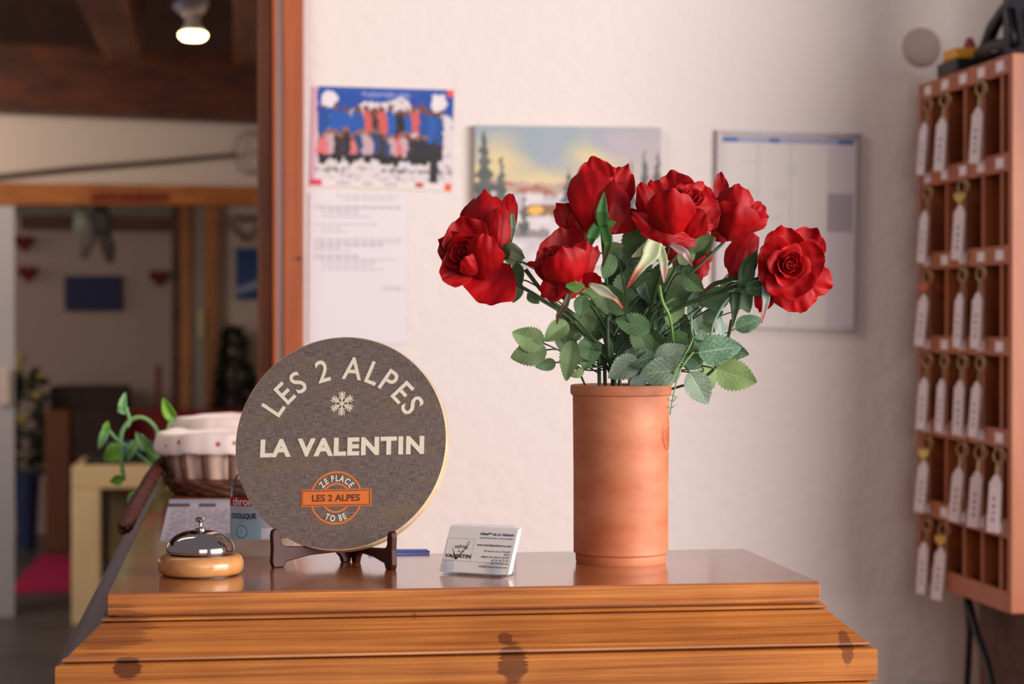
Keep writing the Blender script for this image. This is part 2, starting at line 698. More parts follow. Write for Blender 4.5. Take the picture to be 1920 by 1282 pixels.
# partition posts
rt = thing('timber_partition', 'honey coloured timber partition with a pale glass strip beside the blue picture', 'partition', on_z(370, 1180, 0) * 0 + V((on_y(370, 760, 12.6).x, 12.6, 0)))
for (a, c, nm, mt) in [(322, 338, 'dark_post', 'beam'), (338, 357, 'post', 'honey'), (384, 408, 'post', 'honey')]:
    b = MB()
    slab(b, [(a, 384), (c, 384), (c, 1150), (a, 1150)], 12.6, 0, 0.12)
    b.build(nm, M[mt], rt, off=rt.location)
b = MB()
slab(b, [(357, 384), (384, 384), (384, 1150), (357, 1150)], 12.64, 0, 0.04)
b.build('pale_panel', plain('pale_panel', (150, 136, 120), 0.35), rt, off=rt.location)
b = MB()
slab(b, [(371, 580), (388, 580), (388, 632), (371, 632)], 12.6, 0, 0.04)
b.build('notice', plain('cream_notice', (190, 172, 130), 0.6), rt, off=rt.location)
b = MB()
slab(b, [(408, 384), (512, 384), (512, 1150), (408, 1150)], 12.7, 0, 0.1)
struct(b.build('wall_dining_right', plain('warm_plaster', (200, 180, 160), 0.8)))
# ------------------------------------------------------------------ counter
KN = [((on_z(960, 1246, ZT - 0.08) + V((0.0, 0, 0)))[:], (0.020, 0.2, 0.014), 0.95),
      ((at(940, 1190, 2.10))[:], (0.016, 0.08, 0.011), 0.8),
      ((at(235, 1262, 1.97))[:], (0.026, 0.2, 0.018), 0.9),
      ((at(785, 1168, 2.03))[:], (0.008, 0.1, 0.015), 0.6),
      ((at(1600, 1225, 2.08))[:], (0.013, 0.2, 0.034), 0.7),
      ((at(190, 1180, 2.0))[:], (0.10, 0.14, 0.045), 0.5)]
KN[0] = (at(968, 1252, 2.03)[:], (0.030, 0.2, 0.036), 0.8)
M['pine'] = wood('varnished_pine', (222, 142, 66), (148, 76, 28), 0, 0.3, 8, 44, knots=KN, coat=0.35, bump=0.35, blotch=0.28)
M['pine_top'] = wood('varnished_worktop', (196, 118, 66), (156, 84, 44), 0, 0.26, 7, 18, coat=0.85, bump=0.05, blotch=0.2)
M['side_sheen'] = plain('grey_side_sheen', (120, 110, 116), 0.45)  # glancing reflection on the counter's left faces, put into the colour as grey
cfl, cfr, cbr = on_z(202, 1113, ZT), on_z(1541, 1090, ZT), on_z(1400, 1031, ZT)
X0, X1 = cfl.x, (cfr.x + cbr.x) / 2
Y0, Y1 = (cfl.y + cfr.y) / 2, on_z(1100, 1033, ZT).y
XI = on_z(692, 1036, ZT).x
Y2 = YW - 0.035
print('counter', X0, X1, Y0, Y1, XI, Y2)


def foot(d):
    return [(X0 - d, Y0 - d), (X1 + d, Y0 - d), (X1 + d, Y1), (XI, Y1), (XI, Y2), (X0 - d, Y2)]


def stack(prof, name, mats, parent, side=False, bevel=0):
    b = MB()
    n = 6
    for (z, d) in prof:
        b.v += [V((x, y, z)) for x, y in foot(d)]
    for j in range(len(prof) - 1):
        for i in range(n):
            k = (i + 1) % n
            b.face([j * n + i, j * n + k, (j + 1) * n + k, (j + 1) * n + i], 1 if (side and i == 5) else 0)
    b.face(list(range(n)))
    b.face([(len(prof) - 1) * n + i for i in reversed(range(n))])
    return b.build(name, mats, parent, off=parent.location, bevel=bevel)


ct = thing('reception_counter', 'varnished pine reception counter with stepped moulded edge', 'counter', (X0, Y0, 0))
# keep materials in world-like coordinates
ct.location = (0, 0, 0)
stack([(ZT - 0.0215, 0), (ZT - 0.002, 0), (ZT, -0.002)], 'worktop', M['pine_top'], ct, bevel=0)
stack([(ZT - 0.0285, -0.004), (ZT - 0.0272, -0.004), (ZT - 0.0272, 0.0045), (ZT - 0.0262, 0.0060), (ZT - 0.0245, 0.0060), (ZT - 0.0235, 0.0045), (ZT - 0.0233, -0.008), (ZT - 0.0215, -0.008)], 'cover_strip', [M['pine'], M['side_sheen']], ct, side=True)
b = stack([(ZT - 0.0625, 0.030), (ZT - 0.0612, 0.030), (ZT - 0.0612, 0.0400), (ZT - 0.0600, 0.0415), (ZT - 0.0578, 0.0410), (ZT - 0.0568, 0.0385), (ZT - 0.0560, 0.0365), (ZT - 0.0300, 0.0075), (ZT - 0.0285, 0.0060)], 'sloped_moulding', [M['pine'], M['side_sheen']], ct, side=True)
stack([(ZT - 0.0985, 0.030), (ZT - 0.0970, 0.030), (ZT - 0.0970, 0.0440), (ZT - 0.0955, 0.0475), (ZT - 0.0655, 0.0475), (ZT - 0.0635, 0.0462), (ZT - 0.0625, 0.0430)], 'upper_board', [M['pine'], M['side_sheen']], ct, side=True)
stack([(0.0, 0.042), (ZT - 0.100, 0.042), (ZT - 0.0985, 0.040)], 'base_panel', [M['pine'], M['side_sheen']], ct, side=True)
b = MB()   # front face band of worktop in the warmer edge wood
b.box((X0 - 0.0006, Y0 - 0.0012, ZT - 0.0212), (X1 + 0.0006, Y0 + 0.004, ZT - 0.0016))
b.build('edge_board', M['pine'], ct, bevel=0.0012)

# ------------------------------------------------------------------ round sign on its easel
SZ = 1672.0
sg_d = 2.303
sc_c = at(638, 829, sg_d)
R = 0.1218
yaw, tilt, roll = -R_(7.7 + 9), -R_(14), -R_(1.8)
rs = Euler((tilt, roll, yaw), 'XYZ')
sign = thing('round_sign', 'round grey wooden sign reading LES 2 ALPES LA VALENTIN on a brown easel', 'sign', sc_c, rs)


def cloth_mat():
    m, nt, b = mat_new('sign_face')
    N = nt.nodes.new
    tc = N('ShaderNodeTexCoord')

    def nz(sx_, sz_, d=2):
        mp = N('ShaderNodeMapping')
        mp.inputs['Scale'].default_value = (sx_, 1, sz_)
        n = N('ShaderNodeTexNoise')
        n.inputs['Scale'].default_value = 1
        n.inputs['Detail'].default_value = d
        L(nt, tc.outputs['Object'], mp.inputs[0])
        L(nt, mp.outputs[0], n.inputs['Vector'])
        return n.outputs['Fac']
    a = nz(1400, 120)
    c = nz(90, 1300)
    ad = N('ShaderNodeMath')
    L(nt, a, ad.inputs[0])
    L(nt, c, ad.inputs[1])
    r = N('ShaderNodeValToRGB')
    r.color_ramp.elements[0].position = 0.72 / 2 * 1.0 + 0.35
    r.color_ramp.elements[1].position = 1.0
    r.color_ramp.elements[0].position = 0.80
    r.color_ramp.elements[1].position = 1.22
    r.color_ramp.elements[0].color = (*lin((82, 68, 64)), 1)
    r.color_ramp.elements[1].position = 1.0
    hf = N('ShaderNodeMath')
    hf.operation = 'MULTIPLY'
    hf.inputs[1].default_value = 0.5
    L(nt, ad.outputs[0], hf.inputs[0])
    r.color_ramp.elements[0].position = 0.36
    r.color_ramp.elements[1].position = 0.64
    r.color_ramp.elements[1].color = (*lin((150, 132, 124)), 1)
    L(nt, hf.outputs[0], r.inputs['Fac'])
    s = nz(9, 60, 4)
    r2 = N('ShaderNodeValToRGB')
    r2.color_ramp.elements[0].position = 0.5
    r2.color_ramp.elements[1].position = 0.75
    r2.color_ramp.elements[0].color = (0, 0, 0, 1)
    r2.color_ramp.elements[1].color = (.55, .55, .55, 1)
    L(nt, s, r2.inputs['Fac'])
    mx = N('ShaderNodeMix')
    mx.data_type = 'RGBA'
    L(nt, r2.outputs['Color'], mx.inputs[0])
    L(nt, r.outputs['Color'], mx.inputs[6])
    mx.inputs[7].default_value = (*lin((140, 118, 74)), 1)
    # pale specks
    vo = N('ShaderNodeTexVoronoi')
    vo.inputs['Scale'].default_value = 42
    L(nt, tc.outputs['Object'], vo.inputs['Vector'])
    r3 = N('ShaderNodeValToRGB')
    r3.color_ramp.elements[0].position = 0.03
    r3.color_ramp.elements[0].color = (.7, .7, .7, 1)
    r3.color_ramp.elements[1].position = 0.06
    r3.color_ramp.elements[1].color = (0, 0, 0, 1)
    L(nt, vo.outputs['Distance'], r3.inputs['Fac'])
    m2 = N('ShaderNodeMix')
    m2.data_type = 'RGBA'
    L(nt, r3.outputs['Color'], m2.inputs[0])
    L(nt, mx.outputs[2], m2.inputs[6])
    m2.inputs[7].default_value = (*lin((196, 178, 140)), 1)
    L(nt, m2.outputs[2], b.inputs['Base Color'])
    b.inputs['Roughness'].default_value = 0.55
    return m


M['sign_face'] = cloth_mat()
M['sign_edge'] = plain('bare_wood_edge', (226, 196, 160), 0.6, var=0.1, vscale=60)
M['cream_ink'] = plain('cream_ink', (255, 243, 218), 0.6)
M['orange_ink'] = plain('orange_ink', (244, 132, 62), 0.6)
M['brown_ink'] = plain('brown_ink', (110, 62, 40), 0.6)
TH = 0.017
b = MB()
seg = 128
pf = [(0, 0), (R - 0.0012, 0), (R, 0.0012), (R, TH - 0.001), (R - 0.001, TH), (0, TH)]
n = len(pf)
for (r, y) in pf:
    for i in range(seg):
        a = 2 * PI * i / seg
        b.v.append(V((r * math.cos(a), y, r * math.sin(a))))
for j in range(n - 1):
    for i in range(seg):
        k = (i + 1) % seg
        b.face([j * seg + i, j * seg + k, (j + 1) * seg + k, (j + 1) * seg + i], 0 if j == 0 else 1)
b.build('disc', [M['sign_face'], M['sign_edge']], sign)
sx, sz = 1 / SZ / 0.985, 1 / SZ / 0.97


def S(px, py):
    return ((px - 637) * sx, (829 - py) * sz)


YF = -0.0003
b = MB()
cx, cz = S(638, 846)
arc_text(b, 'LES 2 ALPES', 0.0365, cx, cz, 137 * sx, R_(0), R_(126), YF, xs=0.88, bold=0.0004)
b.build('arched_lettering', M['cream_ink'], sign)
b = MB()
g = text_geo('LA VALENTIN', 0.026, 0.00115, 'CENTER', spacing=1.12, ext=0.0002)
wd = max(p.x for p in g[0]) - min(p.x for p in g[0])
cx, cz = S(640, 852)
kx = 310 * sx / wd
add_geo(b, g, lambda p: (cx + p.x * kx, YF - p.z, cz + p.y * (32 * sz) / 0.0193))
b.build('name_lettering', M['cream_ink'], sign)
# snowflake
b = MB()
cx, cz = S(638, 757)
def bar(b, x0, z0, x1, z1, w, y0=0.0, y1=-0.0005):
    d = V((x1 - x0, 0, z1 - z0))
    q = V((-d.z, 0, d.x)).normalized() * w / 2
    a_, c_ = V((x0, 0, z0)), V((x1, 0, z1))
    fr = [a_ - q, c_ - q, c_ + q, a_ + q]
    b.prism([p + V((0, y1, 0)) for p in fr], [p + V((0, y0, 0)) for p in fr])
for i in range(6):
    a = PI / 2 + i * PI / 3
    rr = 23 * sx
    ux, uz = math.cos(a), math.sin(a)
    yy = -0.0003 - 0.00004 * i
    bar(b, cx, cz, cx + ux * rr, cz + uz * rr, 0.0013, 0, yy)
    for t, ln in ((0.32, .3), (.5, .36), (0.7, .34)):
        for s_ in (-1, 1):
            a2 = a + s_ * R_(48)
            bar(b, cx + ux * rr * t, cz + uz * rr * t, cx + ux * rr * t + math.cos(a2) * rr * ln, cz + uz * rr * t + math.sin(a2) * rr * ln, 0.0011, 0, yy - 0.00002 * s_)
b.build('snowflake', M['cream_ink'], sign)
# orange stamp
st = MB()
cx, cz = S(632, 931)
def ring(b, cx, cz, r0, r1, y0, y1, seg=72, a0=0, a1=2 * PI):
    full = abs(a1 - a0 - 2 * PI) < 1e-6
    for i in range(seg):
        t0, t1 = a0 + (a1 - a0) * i / seg, a0 + (a1 - a0) * (i + 1) / seg
        q = [(cx + r0 * math.cos(t0), y1, cz + r0 * math.sin(t0)), (cx + r1 * math.cos(t0), y1, cz + r1 * math.sin(t0)),
             (cx + r1 * math.cos(t1), y1, cz + r1 * math.sin(t1)), (cx + r0 * math.cos(t1), y1, cz + r0 * math.sin(t1))]
        b.poly(q)
ring(st, cx, cz, 46 * sx, 49.5 * sx, 0, -0.0003)
ring(st, cx, cz, 24.5 * sx, 28 * sx, 0, -0.0003)
st.build('stamp_ring', M['orange_ink'], sign)
st = MB()
def obox(b, hw, hh, y0, y1, mi=0):
    b.box((cx - hw, y1, cz - hh), (cx + hw, y0, cz + hh), mi)
obox(st, 66 * sx, 15.5 * sz, 0, -0.0006, 0)
ban = st.build('stamp_banner', M['orange_ink'], sign)
st = MB()
hw, hh, t_ = 63.5 * sx, 13 * sz, 0.0004
for (xa, za, xb, zb) in ((-hw, -hh, hw, -hh), (hw, -hh, hw, hh), (hw, hh, -hw, hh), (-hw, hh, -hw, -hh)):
    bar(st, cx + xa, cz + za, cx + xb, cz + zb, t_ * 2, 0, -0.0008)
g = text_geo('LES 2 ALPES', 0.0105, 0.0002, 'CENTER', ext=0.0001)
wd = max(p.x for p in g[0]) - min(p.x for p in g[0])
add_geo(st, g, lambda p: (cx + p.x * 90 * sx / wd, -0.0008 - p.z, cz - 0.0037 + p.y))
st.build('banner_lettering', M['brown_ink'], ban)
st = MB()
arc_text(st, 'ZE PLACE', 0.0098, cx, cz, 31 * sx, 0, R_(112), -0.0003, xs=0.75, bold=0.0002)
st.build('stamp_lettering', M['cream_ink'], sign)
st = MB()
arc_text(st, 'TO BE', 0.0098, cx, cz, 43.5 * sx, PI, R_(62), -0.0003, xs=0.75, bold=0.0002, up=False)
st.build('stamp_lettering', M['cream_ink'], sign)

# easel: two hinged plates
M['easel'] = plain('dark_brown_plastic', (66, 24, 20), 0.42, spec=0.3)
fl, fr_, hg = on_z(511, 1064, ZT), on_z(738, 1069, ZT), on_z(643, 1045, ZT)
hg = (fl + fr_) / 2 + V((math.sin(R_(20)), math.cos(R_(20)), 0)) * 0.075
es = thing('easel', 'small dark brown plastic easel holding up the round sign', 'easel', hg)
for nm, fp, sgn in (('left_arm', fl, 1), ('right_arm', fr_, -1)):
    d = (fp - hg)
    Ln = d.length
    d.normalize()
    side = V((-d.y, d.x, 0))
    out = [(0.004, 0.000), (0.014, 0.0), (0.016, 0.006), (0.022, 0.012), (Ln * .55, 0.011), (Ln - 0.016, 0.006), (Ln - 0.013, 0.0), (Ln + 0.000, 0.0),
           (Ln + 0.002, 0.006), (Ln + .001, 0.022), (Ln + 0.002, 0.036), (Ln + 0.0005, 0.0415), (Ln - 0.004, 0.043), (Ln - 0.008, 0.040), (Ln - 0.0095, 0.034),
           (Ln - 0.0095, 0.028), (Ln - 0.012, 0.0245), (Ln - 0.018, 0.0225), (Ln * .45, 0.020), (0.030, 0.026), (0.020, 0.05), (0.010, 0.092), (0.004, 0.095), (0.0, 0.09), (0.0, 0.03)]
    b = MB()
    a_ = [d * s_ + V((0, 0, z)) + side * 0.0035 for s_, z in out]
    c_ = [d * s_ + V((0, 0, z)) - side * 0.0035 for s_, z in out]
    b.prism(a_, c_)
    b.build('easel_arm', M['easel'], es, bevel=0.0012)
b = MB()
b.lathe([(0.003, 0.004), (0.003, 0.08)], (0, 0.004, 0), 16)
b.build('hinge', M['easel'], es)

# ------------------------------------------------------------------ call bell
bf = on_z(376, 1086, ZT)
bc = bf + (V((bf.x, bf.y, 0)).normalized()) * 0.044
bell = thing('call_bell', 'chrome desk bell on a round beech base at the counter front left', 'bell', (bc.x, bc.y, ZT))
M['beech'] = wood('beech', (220, 160, 98), (190, 124, 66), 0, 0.3, 20, 6, coat=0.5, bump=0.02, blotch=0.05)
M['chrome'] = plain('chrome', (206, 198, 190), 0.09, 1.0)
M['black'] = plain('black_plastic', (22, 22, 24), 0.4)
b = MB()
b.lathe([(0, 0.0012), (0.0415, 0.0012), (0.0445, 0.004), (0.046, 0.009), (0.0458, 0.014), (0.044, 0.0185), (0.041, 0.0212), (0.0375, 0.022), (0, 0.022)], seg=64)
b.build('wooden_base', M['beech'], bell, smooth=True, auto=50)
b = MB()
b.lathe([(0, 0), (0.0405, 0), (0.0405, 0.0013), (0, 0.0013)], seg=48)
b.build('felt_pad', M['black'], bell)
b = MB()
b.lathe([(0, 0.022), (0.0335, 0.022), (0.0335, 0.0255), (0, 0.0255)], seg=48)
b.build('striker_plate', M['black'], bell)
b = MB()
pr = []
for i in range(15):
    a = i / 14 * PI / 2
    pr.append((0.0368 * math.cos(a) ** 0.75, 0.0245 + 0.0232 * math.sin(a) ** 0.95))
pr = [(0.0362, 0.0242)] + pr
b.lathe(pr, seg=72, cap=False)
dm = b.build('dome', M['chrome'], bell, smooth=True, solid=0.0008)
b = MB()
b.lathe([(0, 0.0475), (0.0058, 0.0477), (0.006, 0.0492), (0.0025, 0.0498), (0.0017, 0.051), (0.0017, 0.0558), (0.0035, 0.0566), (0.0056, 0.058), (0.0056, 0.0602), (0.0035, 0.0612), (0, 0.0615)], seg=32)
b.build('plunger', M['chrome'], bell, smooth=True, auto=40)

# ------------------------------------------------------------------ business cards in acrylic holder
M['card'] = plain('card_stock', (250, 244, 236), 0.6)
def glass_mat(name, rgb, rough=0.02, ior=1.45):
    m, nt, b = mat_new(name)
    b.inputs['Base Color'].default_value = (*lin(rgb), 1)
    b.inputs['Transmission Weight'].default_value = 1.0
    b.inputs['Roughness'].default_value = rough
    b.inputs['IOR'].default_value = ior
    return m
M['acrylic'] = thin_glass('clear_acrylic', (246, 248, 252), 0.08)
M['ink_blue'] = plain('dark_blue_ink', (60, 66, 104), 0.6)
M['ink_grey'] = plain('grey_ink', (96, 92, 98), 0.6)
M['ink_black'] = plain('black_ink', (34, 32, 34), 0.6)
M['ink_red'] = plain('thin_red_ink', (170, 120, 110), 0.6)
hc = on_z(884, 1079, ZT)
cyaw, cth = -R_(7.7 + 25), R_(29)
hold = thing('card_holder', 'clear acrylic business card holder beside the round sign', 'card holder', (hc.x, hc.y, ZT), (0, 0, cyaw))
Lc, Wc = 0.0605, 0.088
# holder: base plate, front lip, sloping back, two side feet
b = MB()
hw = 0.034
su, cuu = math.sin(cth), math.cos(cth)
b.box((-hw, 0.0, 0.0), (hw, 0.042, 0.0022))
b.prism([(-hw, -0.0026, 0.0), (-hw, 0.0, 0.0), (-hw, 0.0 + 0.012 * su, 0.0160), (-hw, -0.0022 + 0.012 * su, 0.0165)],
        [(-hw + 0.011, -0.0026, 0.0), (-hw + 0.011, 0.0, 0.0), (-hw + 0.011, 0.012 * su, 0.0160), (-hw + 0.011, -0.0022 + 0.012 * su, 0.0165)])
b.prism([(hw - 0.011, -0.0026, 0.0), (hw - 0.011, 0.0, 0.0), (hw - 0.011, 0.0 + 0.012 * su, 0.0160), (hw - 0.011, -0.0022 + 0.012 * su, 0.0165)],
        [(hw, -0.0026, 0.0), (hw, 0.0, 0.0), (hw, 0.012 * su, 0.0160), (hw, -0.0022 + 0.012 * su, 0.0165)])
y_b = 0.0085
b.prism([(-hw, y_b, 0.002), (hw, y_b, 0.002), (hw, y_b + 0.057 * su, 0.002 + 0.057 * cuu), (-hw, y_b + 0.057 * su, 0.002 + 0.057 * cuu)],
        [(-hw, y_b + 0.0022, 0.002), (hw, y_b + 0.0022, 0.002), (hw, y_b + 0.0022 + 0.057 * su, 0.002 + 0.057 * cuu), (-hw, y_b + 0.0022 + 0.057 * su, 0.002 + 0.057 * cuu)])
b.prism([(hw - 0.002, 0.0405, 0.002), (hw - 0.002, 0.0425, 0.002), (hw - 0.002, 0.0425, 0.046), (hw - 0.002, 0.0405, 0.046)],
        [(hw, 0.0405, 0.002), (hw, 0.0425, 0.002), (hw, 0.0425, 0.046), (hw, 0.0405, 0.046)])
b.build('holder_body', M['acrylic'], hold)
# cards: a stack of eight, leaning back
rot = Matrix.Rotation(cyaw, 4, 'Z')
def card_at(i):
    p = rot @ V((0.002 + 0.0003 * i, 0.0008 + i * 0.0010, 0.0030 + 0.0002 * i))
    return V((hc.x, hc.y, ZT)) + p
proto = None
GC = 'business cards in the acrylic holder'
for i in range(6):
    if i == 0:
        o = thing('business_card', 'front white business card printed with the hotel name and address', 'business card', card_at(0), Euler((-cth, 0, cyaw), 'XYZ'), GC)
        b = MB()
        b.box((-Wc / 2, 0, 0), (Wc / 2, 0.0008, Lc))
        b.build('card_sheet', M['card'], o)
        yf = -0.0002
        # right block text
        lines = [('Hôtel** de La Valentin', 0.0050, 0.0505, 'ink_blue', 0.00012), ('au pied des pistes, centre station', 0.0034, 0.0460, 'ink_grey', 0),
                 ('www.les2alpesleisure.com', 0.0044, 0.0360, 'ink_blue', 0.00005), ('40 avenue de La Muzelle', 0.0036, 0.0285, 'ink_grey', 0), ('BP22', 0.0036, 0.0245, 'ink_grey', 0),
                 ('38860 LES DEUX ALPES', 0.0038, 0.0205, 'ink_grey', 0), ('04 76 79 22 43', 0.0038, 0.0165, 'ink_grey', 0), ('06 74 47 64 46', 0.0038, 0.0125, 'ink_grey', 0),
                 ('info@les2alpesleisure.com', 0.0036, 0.0080, 'ink_grey', 0)]
        tb = MB()
        mlist = [M['ink_blue'], M['ink_grey'], M['ink_black'], M['ink_red']]
        for (t, s_, z, ik, bo) in lines:
            g = text_geo(t, s_, bo, 'RIGHT', shear=0.15, ext=0.00005)
            add_geo(tb, g, lambda p: (Wc / 2 - 0.0035 + p.x * 0.94, yf - p.z, z + p.y), 0 if ik == 'ink_blue' else 1)
        tb.build('address_lettering', mlist, o)
        tb = MB()
        for (t, s_, z, bo, xx) in (('HÔTEL', 0.0052, 0.0315, 0.0001, -0.0225), ('de la', 0.0036, 0.0265, 0, -0.0225), ('VALENTIN', 0.0066, 0.0188, 0.00025, -0.0245)):
            g = text_geo(t, s_, bo, 'CENTER', shear=0.1, spacing=1.1, ext=0.00005)
            add_geo(tb, g, lambda p: (xx + p.x, yf - p.z, z + p.y), 2)
        def cbar(x0, z0, x1, z1, w0, w1, mi, y=-0.0003):
            d = V((x1 - x0, 0, z1 - z0))
            q = V((-d.z, 0, d.x)).normalized()
            tb.poly([V((x0, y, z0)) - q * w0, V((x1, y, z1)) - q * w1, V((x1, y, z1)) + q * w1, V((x0, y, z0)) + q * w0], mi)
        cbar(-0.034, 0.0325, -0.0265, 0.0165, 0.0001, 0.0009, 2)
        cbar(-0.0265, 0.0165, -0.012, 0.0395, 0.0009, 0.00015, 2)
        for (sx_, sz_) in ((-0.0160, 0.0375), (-0.0145, 0.0405)):
            for k in range(3):
                a = k * PI / 3
                cbar(sx_ - .0011 * math.cos(a), sz_ - .0011 * math.sin(a), sx_ + .0011 * math.cos(a), sz_ + .0011 * math.sin(a), .0002, .0002, 2, -0.0003 - k * .00002)
        for (xa, za, xb, zb) in ((-0.0425, 0.0145, -0.0075, 0.0145), (-0.0075, 0.0145, -0.0075, 0.0445), (-0.0075, 0.0445, -0.0425, 0.0445), (-0.0425, 0.0445, -0.0425, 0.0145), (-0.0075, 0.0145, 0.035, 0.0145)):
            cbar(xa, za, xb, zb, 0.00015, 0.00015, 3)
        tb.build('logo', mlist, o)
        o.scale = (.93, 1, .87)
        b = MB()
        b.box((-Wc / 2, 0, 0), (Wc / 2, 0.0008, Lc))
        proto = b
    else:
        o = proto.build('business_card', M['card'])
        o.scale = (.93, 1, .87)
        o.location = card_at(i)
        o.rotation_euler = Euler((-cth, 0, cyaw), 'XYZ')
        tag(o, 'blank edged white business card behind the front card of the stack', 'business card', GC)

# ------------------------------------------------------------------ sanitizer bottle on a white dish
dc = on_z(478, 1046, ZT)
dn = V((dc.x, dc.y, 0)).normalized()
dc = dc + dn * 0.052
dish = MB()
dish.lathe([(0, 0), (0.040, 0), (0.043, 0.003), (0.0465, 0.010), (0.050, 0.019), (0.0505, 0.0205), (0.0485, 0.0205), (0.044, 0.011), (0.040, 0.0075), (0, 0.0075)], seg=64)
d_o = dish.build('dish', plain('white_ceramic', (222, 206, 190), 0.15, coat=0.5), smooth=True, auto=40)
d_o.location = (dc.x, dc.y, ZT)
tag(d_o, 'shallow white ceramic dish under the sanitizer bottle', 'dish')
bp_ = (dc.x, dc.y, ZT + 0.0077)
bot = thing('sanitizer_bottle', 'clear hand sanitizer bottle with a red and white label, behind the sign', 'bottle', bp_, (0, 0, -R_(7.7 - 6)))
b = MB()
pr = [(0, 0), (0.026, 0), (0.0285, 0.003), (0.0285, 0.060), (0.027, 0.072), (0.021, 0.084), (0.012, 0.092), (0.010, 0.096), (0.010, 0.100), (0, 0.100)]
b.lathe(pr, seg=48, ay=0.62)
b.build('bottle_body', thin_glass('clear_gel_bottle', (226, 232, 244), 0.12, 0.2), bot, smooth=True, auto=60)
def lab_col(u, v):
    return lin((206, 214, 224))
b = MB()
def lbl(u, v, z0=0.008, z1=0.059, r=0.0288, a0=-0.5, a1=0.5):
    a = -PI / 2 + (a0 + (a1 - a0) * u) * PI
    return (r * math.cos(a), r * 0.62 * math.sin(a) - 0.0002, z0 + (z1 - z0) * v)
def lc(u, v):
    if v > 0.80:
        return lin((205, 34, 50))
    if u < .58:
        if v > .62:
            return lin((200, 212, 224))
        return lin((150 + 40 * v, 186 + 20 * v, 208 + 10 * v))
    if 0.30 < v < 0.66 and int(v * 62) % 2 and u < .9:
        return lin((150, 150, 180))
    return lin((222, 224, 232))
b.grid(lbl, 36, 60, colfn=lc)
b.build('label', M['print'], bot, smooth=True)
b = MB()
def wrapx(x, z, d=0.0004):
    a = -PI / 2 + x / 0.0288
    return (0.0292 * math.cos(a), 0.0292 * 0.62 * math.sin(a) - d, z)
add_geo(b, text_geo('chrome', 0.012, 0.0004, 'LEFT'), lambda p: wrapx(p.x - 0.030, p.y + 0.0502), 0)
add_geo(b, text_geo('COOLIQUE', 0.0085, 0.0003, 'LEFT'), lambda p: wrapx(p.x * .8 - 0.033, p.y + 0.0345), 1)
for i in range(24):
    t0, t1 = i / 24 * 2 * PI, (i + 1) / 24 * 2 * PI
    for (r0, r1, m_) in ((0.0068, 0.0074, 1), (0.0045, 0.0049, 0)):
        b.poly([wrapx(-0.016 + r * math.cos(t), 0.019 + r * math.sin(t)) for r, t in ((r0, t0), (r1, t0), (r1, t1), (r0, t1))], m_)
b.build('label_lettering', [plain('white_ink', (245, 245, 248), 0.5), M['ink_blue']], bot)
b = MB()
b.lathe([(0.011, 0.100), (0.0125, 0.1005), (0.0125, 0.113), (0.005, 0.114), (0.004, 0.126), (0.012, 0.127), (0.012, 0.132), (0, 0.133)], seg=24)
b.build('pump_cap', plain('white_plastic', (235, 235, 238), 0.4), bot)

# ------------------------------------------------------------------ printed sheet on the counter
random.seed(3)
q = [on_z(300, 1014, ZT), on_z(560, 1014, ZT), on_z(560, 937, ZT), on_z(318, 937, ZT)]
sh_rows = [[random.random() for _ in range(60)] for _ in range(80)]
def shc(u, v):
    i, j = int(u * 59.9), int(v * 79.9)
    if v > .90:
        return lin((176, 182, 206))
    if .78 < v < .88 and (u < .16 or .24 < u < .36):
        return lin((96, 72, 84))
    if (v < .72) and (j % 3 == 0) and sh_rows[j][i] > .35 and 0.04 < u < .96:
        return lin((120, 108, 122))
    if .45 < v < .5 and .5 < u < .6:
        return lin((110, 84, 96))
    return lin((204, 196, 212))
b = MB()
b.grid(lambda u, v: q[0].lerp(q[1], u).lerp(q[3].lerp(q[2], u), v) + V((0, 0, 0.0012)), 60, 80, colfn=shc)
n0 = [p + V((0, 0, 0.0011)) for p in q]
b.prism([p for p in n0], [p - V((0, 0, 0.001)) for p in n0], 0, lin((214, 208, 220)))
o = b.build('information_sheet', M['print'], off=q[0])
tag(o, 'printed information sheet lying on the counter in front of the bread baskets', 'sheet')
b = MB()
q = [on_z(690, 1039, ZT), on_z(806, 1038, ZT), on_z(800, 1034.5, ZT), on_z(700, 1035, ZT)]
b.prism([p + V((0, 0, 0.0035)) for p in q], [p + V((0, 0, 0.0004)) for p in q])
o = b.build('blue_folder', plain('blue_card', (60, 96, 190), 0.5), off=q[0], bevel=0.0006)
tag(o, 'flat blue folder edge lying at the back of the counter behind the sign', 'folder')

# ------------------------------------------------------------------ bread baskets
M['wicker'] = plain('brown_wicker', (92, 54, 34), 0.6, var=0.4, vscale=90)
M['linen'] = plain('pale_linen', (236, 214, 206), 0.85, bump=0.4, bscale=260)
def dotted():
    m = plain('dotted_linen', (240, 220, 212), 0.85)
    nt = m.node_tree
    b = nt.nodes['Principled BSDF']
    tc = nt.nodes.new('ShaderNodeTexCoord')
    vo = nt.nodes.new('ShaderNodeTexVoronoi')
    vo.inputs['Scale'].default_value = 38
    vo.inputs['Randomness'].default_value = 0.3
    r = nt.nodes.new('ShaderNodeValToRGB')
    r.color_ramp.elements[0].position = 0.13
    r.color_ramp.elements[0].color = (*lin((190, 90, 86)), 1)
    r.color_ramp.elements[1].position = 0.18
    r.color_ramp.elements[1].color = (*lin((240, 220, 212)), 1)
    L(nt, tc.outputs['Object'], vo.inputs['Vector'])
    L(nt, vo.outputs['Distance'], r.inputs['Fac'])
    L(nt, r.outputs['Color'], b.inputs['Base Color'])
    return m
M['linen_dots'] = dotted()
M['linen_in'] = plain('pink_linen', (206, 172, 156), 0.85, bump=0.4, bscale=260)
